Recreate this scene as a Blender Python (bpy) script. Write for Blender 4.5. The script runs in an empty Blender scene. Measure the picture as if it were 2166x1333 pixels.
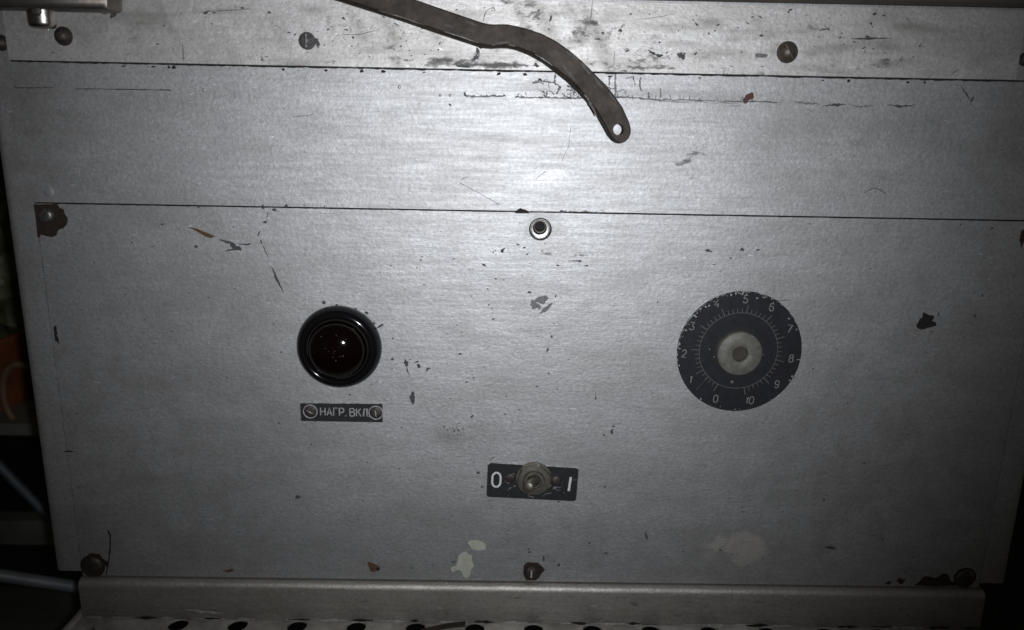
import bpy, bmesh, math, random
import numpy as np
from mathutils import Vector, Matrix, noise

# ------------------------------------------------------------------ camera, world, light, exposure
scene = bpy.context.scene
PITCH, YAW, ROLL = math.radians(13.616), math.radians(0.568), math.radians(1.097)
FPX, PW, PH, DIST = 1600.0, 2166.0, 1333.0, 0.40
CAM = Vector((0, -DIST, 0))
FW = Vector((math.sin(YAW)*math.cos(PITCH), math.cos(YAW)*math.cos(PITCH), -math.sin(PITCH)))
_rt = FW.cross(Vector((0, 0, 1))).normalized(); _dn = FW.cross(_rt)
RT = math.cos(ROLL)*_rt - math.sin(ROLL)*_dn
DN = math.sin(ROLL)*_rt + math.cos(ROLL)*_dn
cam_d = bpy.data.cameras.new('camera'); cam = bpy.data.objects.new('camera', cam_d)
scene.collection.objects.link(cam); scene.camera = cam
UPV, BK = -DN, -FW
cam.matrix_world = Matrix(((RT.x, UPV.x, BK.x, CAM.x), (RT.y, UPV.y, BK.y, CAM.y),
                           (RT.z, UPV.z, BK.z, CAM.z), (0, 0, 0, 1)))
cam_d.sensor_width = 36; cam_d.lens = 36*FPX/PW; cam_d.clip_start = 0.02; cam_d.clip_end = 50
cam_d.dof.use_dof = True; cam_d.dof.focus_distance = 0.415; cam_d.dof.aperture_fstop = 9.0

world = bpy.data.worlds.new('World'); scene.world = world; world.use_nodes = True
bg = world.node_tree.nodes['Background']
bg.inputs[0].default_value = (1.0, 0.90, 0.74, 1); bg.inputs[1].default_value = 0.022

# the phone's flash, a centimetre beside its lens
fl_d = bpy.data.lights.new('phone_flash', 'SPOT'); fl = bpy.data.objects.new('phone_flash', fl_d)
scene.collection.objects.link(fl)
fl.location = (0.013, -0.402, 0.003)
fl.rotation_euler = FW.to_track_quat('-Z', 'Y').to_euler()
fl.rotation_euler = Vector((FW.x-0.05, FW.y, FW.z+0.155)).normalized().to_track_quat('-Z', 'Y').to_euler()
fl_d.energy = 7.9; fl_d.spot_size = math.radians(91); fl_d.spot_blend = 1.0
fl_d.shadow_soft_size = 0.004; fl_d.color = (0.94, 0.955, 1.0)

vs = scene.view_settings
vs.view_transform = 'Standard'; vs.look = 'None'; vs.gamma = 1; vs.use_curve_mapping = False
vs.exposure = 0.0
scene.render.engine = 'CYCLES'

# ------------------------------------------------------------------ helpers
COL = scene.collection
rng = random.Random(7)

def U(px, py, y=0.0):
    """where the sight line through a picture point meets the plane at depth y: (x, z)"""
    d = FW*FPX + RT*(px-PW/2) + DN*(py-PH/2)
    s = (y+DIST)/d.y
    return d.x*s, d.z*s
def UZ(px, py, z):
    d = FW*FPX + RT*(px-PW/2) + DN*(py-PH/2)
    s = z/d.z
    return d.x*s, d.y*s-DIST
def mmpx(px, py, y=0.0):
    a = U(px, py, y); b = U(px+1, py, y); c = U(px, py+1, y)
    return (abs(b[0]-a[0])+abs(c[1]-a[1]))/2

def empty(name, parent=None, loc=(0, 0, 0)):
    o = bpy.data.objects.new(name, None); COL.objects.link(o); o.parent = parent
    o.location = loc; o.empty_display_size = 0.02
    return o
def obj(name, verts, faces, mat, parent=None, smooth=False, loc=None, sharp=None):
    me = bpy.data.meshes.new(name); me.from_pydata(verts, [], faces); me.validate()
    bm = bmesh.new(); bm.from_mesh(me)
    bmesh.ops.recalc_face_normals(bm, faces=bm.faces); bm.to_mesh(me); bm.free()
    if smooth:
        me.polygons.foreach_set('use_smooth', [True]*len(me.polygons))
        me.set_sharp_from_angle(angle=math.radians(sharp or 40))
    me.materials.append(mat)
    o = bpy.data.objects.new(name, me); COL.objects.link(o); o.parent = parent
    if loc: o.location = loc
    return o
def tag(o, label=None, cat=None, group=None, kind=None):
    for k, v in (('label', label), ('category', cat), ('group', group), ('kind', kind)):
        if v: o[k] = v
    return o
class MB:
    """collects shapes for one mesh"""
    def __init__(s): s.v = []; s.f = []
    def add(s, v, f):
        n = len(s.v); s.v += [tuple(p) for p in v]; s.f += [tuple(i+n for i in q) for q in f]; return s
    def box(s, x0, x1, y0, y1, z0, z1):
        v = [(x, y, z) for x in (x0, x1) for y in (y0, y1) for z in (z0, z1)]
        return s.add(v, [(0, 1, 3, 2), (4, 6, 7, 5), (0, 4, 5, 1), (2, 3, 7, 6), (0, 2, 6, 4), (1, 5, 7, 3)])
    def lathe(s, prof, cx, cz, y=0.0, seg=48, close=False, sx=1, sz=1):
        """prof: (radius, height towards the viewer)"""
        v = []; f = []; n = len(prof)
        for i in range(seg):
            a = 2*math.pi*i/seg
            for r, h in prof: v.append((cx+sx*r*math.cos(a), y-h, cz+sz*r*math.sin(a)))
        m = n if close else n-1
        for i in range(seg):
            j = (i+1) % seg
            for k in range(m):
                l = (k+1) % n
                f.append((i*n+k, j*n+k, j*n+l, i*n+l))
        return s.add(v, f)
    def tube(s, pts, rad, seg=10):
        """round tube along points; rad a number or a list"""
        P = [Vector(p) for p in pts]; v = []; f = []
        for i, p in enumerate(P):
            t = (P[min(i+1, len(P)-1)]-P[max(i-1, 0)]).normalized()
            a = t.cross(Vector((0, 1, 0.01))).normalized(); b = t.cross(a)
            r = rad[i] if isinstance(rad, (list, tuple)) else rad
            for k in range(seg):
                q = 2*math.pi*k/seg; v.append(p+a*(r*math.cos(q))+b*(r*math.sin(q)))
        for i in range(len(P)-1):
            for k in range(seg):
                l = (k+1) % seg
                f.append((i*seg+k, i*seg+l, (i+1)*seg+l, (i+1)*seg+k))
        f.append(tuple(range(seg))); f.append(tuple((len(P)-1)*seg+k for k in range(seg)))
        return s.add(v, f)
    def prism(s, pts, y0, y1):
        """outline of (x, z) from depth y0 (front) to y1"""
        n = len(pts); v = [(x, y0, z) for x, z in pts]+[(x, y1, z) for x, z in pts]
        f = [tuple(range(n)), tuple(range(2*n-1, n-1, -1))]+[(i, (i+1) % n, (i+1) % n+n, i+n) for i in range(n)]
        return s.add(v, f)
    def flat(s, pts, y):
        n = len(s.v); s.v += [(x, y, z) for x, z in pts]; s.f.append(tuple(range(n, n+len(pts)))); return s
    def ribbon(s, pts, w, y, taper=False, jit=0.0, close=False):
        """flat band of width w along (x, z) points, mitred"""
        P = [Vector((p[0], p[1])) for p in pts]; n = len(P)
        if n < 2: return s
        L = []; Rr = []
        for i in range(n):
            if close: a, b = P[i-1], P[(i+1) % n]
            else: a, b = P[max(i-1, 0)], P[min(i+1, n-1)]
            t = (b-a)
            if t.length < 1e-9: t = Vector((1, 0))
            t.normalize(); nn = Vector((-t.y, t.x)); k = 1.0
            if close or 0 < i < n-1:
                t1 = (P[i]-P[i-1]).normalized(); c = abs(nn.dot(Vector((-t1.y, t1.x))))
                k = 1/max(c, 0.55)
            ww = w/2*k
            if taper: ww *= 0.12+0.88*math.sin(math.pi*(i+0.35)/(n-0.3))
            if jit: ww *= 1+rng.uniform(-jit, jit)
            L.append(P[i]+nn*ww); Rr.append(P[i]-nn*ww)
        v = [(p.x, y, p.y) for p in L]+[(p.x, y, p.y) for p in Rr]
        f = [(i, i+1, n+i+1, n+i) for i in range(n-1)]
        if close: f.append((n-1, 0, n, 2*n-1))
        return s.add(v, f)
    def build(s, name, mat, parent=None, smooth=False, sharp=None):
        return obj(name, s.v, s.f, mat, parent, smooth, sharp=sharp)

def blob(cx, cz, rx, rz, ang=0, jag=0.25, n=18, seed=None):
    r = random.Random(seed if seed is not None else rng.random())
    o1, o2 = r.uniform(0, 50), r.uniform(0, 50); out = []
    for i in range(n):
        a = 2*math.pi*i/n
        k = 1+jag*1.7*noise.noise(Vector((math.cos(a)*1.3+o1, math.sin(a)*1.3+o2, 0)))+jag*r.uniform(-.45, .45)
        x, z = rx*k*math.cos(a), rz*k*math.sin(a)
        out.append((cx+x*math.cos(ang)-z*math.sin(ang), cz+x*math.sin(ang)+z*math.cos(ang)))
    return out

def jagged(pts, amp, n=6):
    out = []
    for (a, b), (c, d) in zip(pts, pts[1:]):
        for i in range(n): t = i/n; out.append((a+(c-a)*t+rng.uniform(-amp, amp), b+(d-b)*t+rng.uniform(-amp, amp)))
    return out+[pts[-1]]

# ------------------------------------------------------------------ materials
def mat_new(name):
    m = bpy.data.materials.new(name); m.use_nodes = True
    nt = m.node_tree; return m, nt, nt.nodes['Principled BSDF']
def simple(name, col, rough=0.5, metal=0.0, spec=0.5, nscale=0, namp=0.3, bump=0.0, bscale=600, col2=None, coat=0):
    m, nt, b = mat_new(name)
    b.inputs['Base Color'].default_value = (*col, 1); b.inputs['Roughness'].default_value = rough
    b.inputs['Metallic'].default_value = metal; b.inputs['Specular IOR Level'].default_value = spec
    b.inputs['Coat Weight'].default_value = coat
    tc = nt.nodes.new('ShaderNodeTexCoord')
    if nscale:
        nz = nt.nodes.new('ShaderNodeTexNoise'); nz.inputs['Scale'].default_value = nscale
        nz.inputs['Detail'].default_value = 6; nz.inputs['Roughness'].default_value = 0.65
        nt.links.new(tc.outputs['Object'], nz.inputs['Vector'])
        cr = nt.nodes.new('ShaderNodeValToRGB'); cr.color_ramp.elements[0].position = 0.33; cr.color_ramp.elements[1].position = 0.68
        c2 = col2 or tuple(c*(1-namp) for c in col)
        cr.color_ramp.elements[0].color = (*c2, 1); cr.color_ramp.elements[1].color = (*col, 1)
        nt.links.new(nz.outputs['Fac'], cr.inputs['Fac']); nt.links.new(cr.outputs['Color'], b.inputs['Base Color'])
        mr = nt.nodes.new('ShaderNodeMapRange'); mr.inputs['To Min'].default_value = min(1, rough*1.25); mr.inputs['To Max'].default_value = rough*0.8
        nt.links.new(nz.outputs['Fac'], mr.inputs['Value']); nt.links.new(mr.outputs['Result'], b.inputs['Roughness'])
    if bump:
        n2 = nt.nodes.new('ShaderNodeTexNoise'); n2.inputs['Scale'].default_value = bscale; n2.inputs['Detail'].default_value = 4
        nt.links.new(tc.outputs['Object'], n2.inputs['Vector'])
        bp = nt.nodes.new('ShaderNodeBump'); bp.inputs['Strength'].default_value = bump; bp.inputs['Distance'].default_value = 0.0008
        nt.links.new(n2.outputs['Fac'], bp.inputs['Height']); nt.links.new(bp.outputs['Normal'], b.inputs['Normal'])
    return m

def silver_paint(name, base, rough, metal, streak, peel, grime_col, rust_col=(0.05, 0.022, 0.010), pepper=0.2):
    """aluminium paint; the mesh attribute 'wear' says where dirt (R), haze (G), rust (B) sit, noise breaks it up"""
    m, nt, b = mat_new(name); N = nt.nodes; L = nt.links
    tc = N.new('ShaderNodeTexCoord')
    def nz(scale, detail=5, rough_=0.6, sc=(1, 1, 1)):
        mp = N.new('ShaderNodeMapping'); mp.inputs['Scale'].default_value = sc
        L.new(tc.outputs['Object'], mp.inputs['Vector'])
        n = N.new('ShaderNodeTexNoise'); n.inputs['Scale'].default_value = scale; n.inputs['Detail'].default_value = detail
        n.inputs['Roughness'].default_value = rough_; n.inputs['Distortion'].default_value = 0.35; L.new(mp.outputs['Vector'], n.inputs['Vector']); return n.outputs['Fac']
    def mth(op, a, c, clamp=False):
        n = N.new('ShaderNodeMath'); n.operation = op; n.use_clamp = clamp
        for i, q in enumerate((a, c)):
            if isinstance(q, (int, float)): n.inputs[i].default_value = q
            else: L.new(q, n.inputs[i])
        return n.outputs[0]
    def rng_(v, a, c, lo=0, hi=1):
        n = N.new('ShaderNodeMapRange'); n.inputs['From Min'].default_value = a; n.inputs['From Max'].default_value = c
        n.inputs['To Min'].default_value = lo; n.inputs['To Max'].default_value = hi; L.new(v, n.inputs['Value']); return n.outputs[0]
    def mix(f, a, c, mode='MIX'):
        n = N.new('ShaderNodeMix'); n.data_type = 'RGBA'; n.blend_type = mode
        if isinstance(f, (int, float)): n.inputs[0].default_value = f
        else: L.new(f, n.inputs[0])
        for i, q in ((6, a), (7, c)):
            if isinstance(q, tuple): n.inputs[i].default_value = (*q, 1)
            else: L.new(q, n.inputs[i])
        return n.outputs[2]
    at = N.new('ShaderNodeAttribute'); at.attribute_name = 'wear'
    sp = N.new('ShaderNodeSeparateColor'); L.new(at.outputs['Color'], sp.inputs['Color'])
    g, hz, ru = sp.outputs[0], sp.outputs[1], sp.outputs[2]
    big = nz(9, 4); mid = nz(60, 6, 0.65); fine = nz(520, 4, 0.7); brush = nz(26, 6, 0.72, (1, 1, 16)); brush2 = nz(140, 3, 0.6, (1, 1, 12))
    c = mix(rng_(big, 0.3, 0.7), tuple(x*0.88 for x in base), tuple(min(1, x*1.05) for x in base))
    c = mix(rng_(nz(11, 6, 0.68, (1, 1, 3.5)), 0.46, 0.64, 0, 0.55), c, tuple(x*f for x, f in zip(base, (0.66, 0.64, 0.60))))
    c = mix(rng_(brush, 0.36, 0.66, 0, min(1, streak*1.45)), c, tuple(x*0.62 for x in base))
    c = mix(rng_(brush2, 0.45, 0.75, 0, streak*0.5), c, tuple(x*0.6 for x in base))
    c = mix(rng_(mid, 0.48, 0.72, 0, 0.5), c, tuple(x*f for x, f in zip(base, (0.66, 0.65, 0.62))))
    c = mix(rng_(nz(150, 5, 0.7, (0.6, 1, 1.5)), 0.56, 0.72, 0, 0.55), c, tuple(x*0.5 for x in base))
    c = mix(rng_(fine, 0.34, 0.60, 0.50, 0.0), c, tuple(x*0.45 for x in base))
    c = mix(rng_(nz(380, 3, 0.6, (0.45, 1, 1.3)), 0.67, 0.74, 0, 0.6), c, tuple(min(1, x*1.5) for x in base))
    # haze: soft brownish film
    c = mix(mth('MULTIPLY', hz, rng_(mid, 0.3, 0.7, 0.45, 1)), c, tuple(x*f for x, f in zip(base, (0.24, 0.225, 0.20))))
    # pale faded film
    fa = mth('ADD', at.outputs['Alpha'], mth('MULTIPLY', mth('SUBTRACT', nz(70, 6, 0.65), 0.5), 1.3))
    c = mix(mth('MULTIPLY', mth('MULTIPLY', rng_(fa, 0.30, 0.46), rng_(at.outputs['Alpha'], 0.02, 0.15)), 0.36), c, tuple(min(1, x*f) for x, f in zip(base, (1.35, 1.26, 1.12))))
    # dirt: broken up by noise
    n1 = nz(210, 6, 0.72, (0.55, 1, 1.2)); n2 = nz(45, 5, 0.6, (0.4, 1, 1.6))
    s1 = mth('ADD', mth('MULTIPLY', mth('SUBTRACT', n1, 0.5), 2.4), mth('MULTIPLY', mth('SUBTRACT', n2, 0.5), 1.5))
    gm = rng_(mth('ADD', g, s1), 0.42, 0.78)
    gm = mth('MULTIPLY', gm, rng_(g, 0.02, 0.12))
    pep = mth('MULTIPLY', rng_(nz(300, 8, 0.8, (0.8, 1, 1)), 0.57, 0.66), rng_(nz(24, 4, 0.65, (0.6, 1, 1.2)), 0.46, 0.64))
    gm = mth('MAXIMUM', gm, mth('MULTIPLY', pep, pepper))
    c = mix(mth('MULTIPLY', gm, 0.85), c, grime_col)
    rm = mth('MULTIPLY', rng_(mth('ADD', ru, s1), 0.45, 0.62), rng_(ru, 0.02, 0.12))
    c = mix(rm, c, rust_col)
    L.new(c, b.inputs['Base Color'])
    r = mth('ADD', rng_(brush, 0.3, 0.7, rough-0.035, rough+0.035), mth('MULTIPLY', mth('ADD', gm, rm, True), 0.25))
    r = mth('ADD', r, mth('MULTIPLY', hz, 0.10))
    L.new(r, b.inputs['Roughness'])
    L.new(mth('MULTIPLY', mth('SUBTRACT', 1, mth('ADD', gm, rm, True), True), metal), b.inputs['Metallic'])
    pn = nz(560, 3, 0.6, (0.7, 1, 1)); pb = nz(900, 2, 0.5)
    h = mth('ADD', mth('MULTIPLY', pn, 1.0), mth('MULTIPLY', pb, 0.25))
    h = mth('ADD', h, mth('MULTIPLY', brush2, 0.35))
    h = mth('ADD', h, mth('MULTIPLY', nz(28, 2, 0.5), 3.0))
    h = mth('SUBTRACT', h, mth('MULTIPLY', gm, 0.5))
    bp = N.new('ShaderNodeBump'); bp.inputs['Strength'].default_value = peel; bp.inputs['Distance'].default_value = 0.0006
    L.new(h, bp.inputs['Height']); L.new(bp.outputs['Normal'], b.inputs['Normal'])
    return m

M = {}
M['panel'] = silver_paint('silver_hammer_paint', (0.505, 0.512, 0.518), 0.60, 0.85, 0.40, 0.25, (0.045, 0.047, 0.05), pepper=0.22)
M['strip'] = silver_paint('worn_aluminium_strip', (0.60, 0.595, 0.585), 0.60, 0.78, 0.28, 0.24, (0.045, 0.040, 0.036), pepper=0.95)
M['apron'] = silver_paint('grubby_silver_paint', (0.44, 0.425, 0.39), 0.53, 0.75, 0.5, 0.30, (0.05, 0.042, 0.034), pepper=0.8)
M['dark_inside'] = simple('dark_inside', (0.006, 0.006, 0.006), 0.9, spec=0.1)
M['primer'] = simple('bared_grey_primer', (0.050, 0.052, 0.055), 0.62, spec=0.3, nscale=300)
M['primer_light'] = simple('scuffed_grey_primer', (0.17, 0.17, 0.175), 0.6, spec=0.3, nscale=900, namp=0.6)
M['soot'] = simple('black_soot', (0.016, 0.015, 0.015), 0.8, spec=0.2, nscale=500)
M['rust'] = simple('brown_rust', (0.030, 0.020, 0.015), 0.8, spec=0.2, nscale=350, namp=0.55, bump=0.4)
M['rust_orange'] = simple('orange_rust', (0.085, 0.050, 0.022), 0.75, spec=0.2, nscale=300, col2=(0.055, 0.034, 0.018))
M['red_paint'] = simple('old_red_paint', (0.055, 0.008, 0.007), 0.5, nscale=400)
M['white_paint'] = simple('cream_paint_drip', (0.34, 0.35, 0.295), 0.6, nscale=220, namp=0.22)
M['chip_pale'] = simple('pale_bare_chip', (0.30, 0.295, 0.27), 0.6, nscale=500, namp=0.5)
M['scratch'] = simple('bright_scratch', (0.62, 0.63, 0.66), 0.5, 0.8)
M['lever_steel'] = simple('browned_steel', (0.036, 0.026, 0.0175), 0.6, 0.0, spec=0.22, nscale=130, col2=(0.011, 0.008, 0.0055), bump=0.25, bscale=350)
M['screw_dark'] = simple('dark_steel', (0.16, 0.155, 0.15), 0.45, 0.8, nscale=380, namp=0.5, bump=0.2, bscale=700)
M['screw_rust'] = simple('rusted_steel', (0.060, 0.050, 0.045), 0.55, 0.5, nscale=420, namp=0.6, bump=0.3, bscale=800)
M['brass'] = simple('dull_brass', (0.13, 0.108, 0.086), 0.5, 0.7, nscale=260, namp=0.5, bump=0.12)
M['steel'] = simple('bright_steel', (0.55, 0.55, 0.54), 0.30, 1.0, nscale=300, namp=0.35)
M['nickel'] = simple('tarnished_nickel', (0.24, 0.225, 0.185), 0.45, 0.85, nscale=260, namp=0.45, bump=0.1)
M['bakelite'] = simple('black_bakelite', (0.0035, 0.0035, 0.004), 0.12, spec=0.35)
M['lens'] = simple('dark_red_lens', (0.0024, 0.0009, 0.0006), 0.07, spec=0.4)
M['plate_black'] = simple('black_anodised_plate', (0.020, 0.021, 0.023), 0.5, 0.05, spec=0.3, nscale=420, namp=0.45, bump=0.12, bscale=900)
M['plate_edge'] = simple('worn_bare_edge', (0.50, 0.50, 0.50), 0.45, 0.35, nscale=700, namp=0.8)
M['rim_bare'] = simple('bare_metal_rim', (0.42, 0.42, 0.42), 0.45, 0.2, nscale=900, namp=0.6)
M['thread'] = simple('lit_thread_steel', (0.62, 0.62, 0.62), 0.38, 0.35, nscale=500, namp=0.4)
M['dial_black'] = simple('black_scale_disc', (0.014, 0.0145, 0.018), 0.55, 0.0, spec=0.25, nscale=240, namp=0.45, bump=0.12, bscale=900)
M['numeral'] = simple('engraved_numeral', (0.17, 0.17, 0.17), 0.6, nscale=900, namp=0.5)
M['screw_grey'] = simple('grey_steel_screw', (0.12, 0.12, 0.12), 0.5, 0.3, nscale=380, namp=0.5)
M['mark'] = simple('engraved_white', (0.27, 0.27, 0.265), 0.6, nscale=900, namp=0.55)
M['mark_bright'] = simple('engraved_white_clean', (0.52, 0.52, 0.50), 0.6, nscale=900, namp=0.3)
M['mark_dim'] = simple('engraved_white_dull', (0.11, 0.11, 0.11), 0.6, nscale=900, namp=0.5)
M['hub'] = simple('yellowed_plastic', (0.115, 0.112, 0.095), 0.6, nscale=260, namp=0.5, bump=0.12, bscale=500)
M['hub_hole'] = simple('brown_hub_bore', (0.028, 0.024, 0.017), 0.7, nscale=200)
M['lid'] = simple('dark_brown_lid', (0.050, 0.042, 0.035), 0.62, nscale=60, namp=0.4, bump=0.1)
M['latch'] = simple('dull_latch_steel', (0.20, 0.18, 0.16), 0.42, 0.85, nscale=90, namp=0.5, bump=0.15, bscale=300)
M['grey_plate'] = simple('pale_grey_enamel', (0.36, 0.35, 0.32), 0.45, nscale=55, col2=(0.16, 0.15, 0.13), bump=0.1)
M['wall'] = simple('dark_wall', (0.030, 0.030, 0.028), 0.9, nscale=3)
M['floor'] = simple('dark_floor', (0.035, 0.033, 0.030), 0.9, nscale=5)
M['rack'] = simple('grey_green_rack', (0.16, 0.165, 0.135), 0.6, nscale=20, namp=0.4)
M['pipe'] = simple('blue_grey_pipe', (0.55, 0.60, 0.63), 0.40, 0.6, nscale=40, namp=0.4)
M['rod'] = simple('dull_blue_grey_rod', (0.17, 0.19, 0.22), 0.5, 0.4, nscale=40, namp=0.4)
M['orange'] = simple('orange_plastic', (0.21, 0.060, 0.020), 0.6, nscale=40, namp=0.6)
M['tan'] = simple('tan_wood', (0.20, 0.125, 0.065), 0.6, nscale=60, namp=0.5)
M['green'] = simple('yellow_green_film', (0.11, 0.13, 0.05), 0.5, nscale=45, col2=(0.015, 0.02, 0.012), bump=0.6, bscale=60)
M['pale'] = simple('pale_film', (0.45, 0.46, 0.42), 0.5, nscale=60, namp=0.6)

# ------------------------------------------------------------------ wear map: blobs of dirt / haze / rust in panel coordinates
def wear_values(P, marks):
    """P (n,2) of x,z; marks: (channel, px, py, half length px, half height px, tilt deg, strength)"""
    W = np.zeros((len(P), 4))
    for ch, px, py, a, c, tilt, st in marks:
        x, z = U(px, py); k = mmpx(px, py); t = math.radians(-tilt-1)
        d = P-np.array([x, z]); u = d[:, 0]*math.cos(t)+d[:, 1]*math.sin(t); w = -d[:, 0]*math.sin(t)+d[:, 1]*math.cos(t)
        q = (u/(a*k))**2+(w/(c*k))**2
        W[:, ch] = np.maximum(W[:, ch], st*np.exp(-q*1.1))
    return W
def add_wear(o, marks):
    me = o.data; n = len(me.vertices); co = np.empty(n*3, np.float32); me.vertices.foreach_get('co', co)
    co = co.reshape(-1, 3)
    at = me.attributes.new('wear', 'FLOAT_COLOR', 'POINT')
    at.data.foreach_set('color', wear_values(co[:, [0, 2]].astype(float), marks).astype(np.float32).ravel())

def lin(a, b, step):
    n = max(1, int(round((b-a)/step))); return [a+(b-a)*i/n for i in range(n+1)]
def sheet(name, cols, zs, mat, parent, skip=None, back=0.0015, holes=()):
    """front sheet: cols are (x, y) stations across, zs rows; skirts close every open edge; holes (x, z, r) rounded"""
    nc, nr = len(cols), len(zs); v = [(x, y, z) for x, y in cols for z in zs]; f = []; live = {}
    def cell_c(i, j): return ((cols[i][0]+cols[i+1][0])/2, (zs[j]+zs[j+1])/2)
    sq = []
    for hx, hz_, hr in holes:
        half = hr*1.35
        i0 = max(i for i in range(nc) if cols[i][0] <= hx-half); i1 = min(i for i in range(nc) if cols[i][0] >= hx+half)
        j0 = max(j for j in range(nr) if zs[j] <= hz_-half); j1 = min(j for j in range(nr) if zs[j] >= hz_+half)
        sq.append((i0, i1, j0, j1, hx, hz_, hr))
    for i in range(nc-1):
        for j in range(nr-1):
            if skip and skip(*cell_c(i, j)): continue
            if any(a <= i < b and c <= j < d for a, b, c, d, *_ in sq): continue
            live[(i, j)] = 1; f.append((i*nr+j, (i+1)*nr+j, (i+1)*nr+j+1, i*nr+j+1))
    sqcells = {(i, j) for a, b, c, d, *_ in sq for i in range(a, b) for j in range(c, d)}
    bk = {}
    def back_v(k):
        if k not in bk: bk[k] = len(v); x, y, z = v[k]; v.append((x, y+back, z))
        return bk[k]
    if back:
        for (i, j) in list(live):
            for di, dj, a, b_ in ((-1, 0, (i, j), (i, j+1)), (1, 0, (i+1, j), (i+1, j+1)), (0, -1, (i, j), (i+1, j)), (0, 1, (i, j+1), (i+1, j+1))):
                if (i+di, j+dj) in live or (i+di, j+dj) in sqcells: continue
                p, q = a[0]*nr+a[1], b_[0]*nr+b_[1]; f.append((p, q, back_v(q), back_v(p)))
    for i0, i1, j0, j1, hx, hz_, hr in sq:
        ring = [(i, j0) for i in range(i0, i1)]+[(i1, j) for j in range(j0, j1)]+[(i, j1) for i in range(i1, i0, -1)]+[(i0, j) for j in range(j1, j0, -1)]
        ids = [i*nr+j for i, j in ring]; y = v[ids[0]][1]; n = len(ids); base = len(v)
        for k in ids:
            a = math.atan2(v[k][2]-hz_, v[k][0]-hx); v.append((hx+hr*math.cos(a), y, hz_+hr*math.sin(a)))
        for k in ids:
            a = math.atan2(v[k][2]-hz_, v[k][0]-hx); v.append((hx+hr*math.cos(a), y+max(back, 0.001), hz_+hr*math.sin(a)))
        for k in range(n):
            l = (k+1) % n; f.append((ids[k], ids[l], base+l, base+k)); f.append((base+k, base+l, base+n+l, base+n+k))
    return obj(name, v, f, mat, parent)

# ------------------------------------------------------------------ the cabinet
CX0, CX1, CZ0, CZ1 = -0.2468, 0.2862, -0.2596, -0.0411      # cover plate
BX0, BX1 = -0.2630, 0.3025                                  # housing
cab = tag(empty('control_cabinet', None, (0.02, 0.15, -0.29)),
          'silver painted metal control cabinet with indicator lamp, round scale and toggle switch', 'cabinet')
cab_off = -Vector(cab.location)
# parts are modelled in world coordinates: shift them back under the empty
def under(o, parent=cab):
    o.parent = parent
    return o
def part(o):
    o.parent = cab; o.matrix_parent_inverse = Matrix.Translation(cab_off); return o
def group_part(name, loc, label=None):
    o = empty(name, None, loc); part(o)
    if label: o['label'] = label
    return o
def sub(o, g):
    o.parent = g; o.matrix_parent_inverse = Matrix.Translation(-Vector(g.location)); return o

# housing front with rounded side edges
R_ = 0.004
cols = [(BX0, 0.30), (BX0, 0.10), (BX0, 0.02)]+[(BX0+R_-R_*math.cos(a), R_-R_*math.sin(a)) for a in [math.radians(q) for q in (0, 18, 36, 54, 72)]]
cols += [(x, 0.0) for x in lin(BX0+R_, CX0-0.0003, 0.002)]
cols += [(x, 0.0) for x in lin(CX0-0.0003, CX1+0.0003, 0.002)[1:]]
cols += [(x, 0.0) for x in lin(CX1+0.0003, BX1-R_, 0.002)[1:]]
cols += [(BX1-R_+R_*math.sin(a), R_-R_*math.cos(a)) for a in [math.radians(q) for q in (18, 36, 54, 72, 90)]]+[(BX1, 0.02), (BX1, 0.10), (BX1, 0.30)]
zs = lin(-0.2568, CZ1+0.0007, 0.002)+lin(CZ1+0.0007, 0.075, 0.002)[1:]
housing = part(sheet('housing', cols, zs, M['panel'], None,
                     skip=lambda x, z: CX0-0.0002 < x < CX1+0.0002 and z < CZ1+0.0006, back=0.003))
housing['label'] = 'silver painted sheet steel front shell around the cover plate'
housing.data.polygons.foreach_set('use_smooth', [True]*len(housing.data.polygons)); housing.data.set_sharp_from_angle(angle=math.radians(35))
HW = [(1, 60, 250, 90, 260, 0, .45), (0, 1060, 190, 60, 8, 0, .25), (0, 1400, 213, 260, 5, 1, .42), (1, 1400, 200, 300, 12, 1, .35),
      (0, 1460, 335, 45, 12, -38, .45), (0, 1450, 360, 30, 9, 30, .42), (1, 300, 340, 160, 35, 0, .12), (0, 950, 447, 80, 4, 0, .30),
      (0, 1250, 450, 110, 5, 1, .50), (1, 1900, 290, 300, 40, 2, .2), (1, 2120, 300, 60, 160, 0, .35), (0, 2030, 200, 60, 8, 40, .35),
      (1, 1150, 300, 220, 9, 1, .20), (1, 1000, 335, 190, 6, 2, .16), (1, 900, 400, 260, 8, 0, .16), (1, 620, 250, 80, 5, -7, .2),
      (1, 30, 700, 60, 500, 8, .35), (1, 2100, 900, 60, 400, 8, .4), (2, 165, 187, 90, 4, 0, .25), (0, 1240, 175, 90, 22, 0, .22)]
add_wear(housing, HW)
inner = MB().box(CX0-0.012, CX1+0.012, 0.0042, 0.006, -0.2575, CZ1+0.02).build('inner_wall', M['dark_inside']); part(inner)
back = MB().box(BX0+0.002, BX1-0.002, 0.298, 0.300, -0.2560, 0.074).build('back_wall', M['dark_inside']); part(back)

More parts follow.
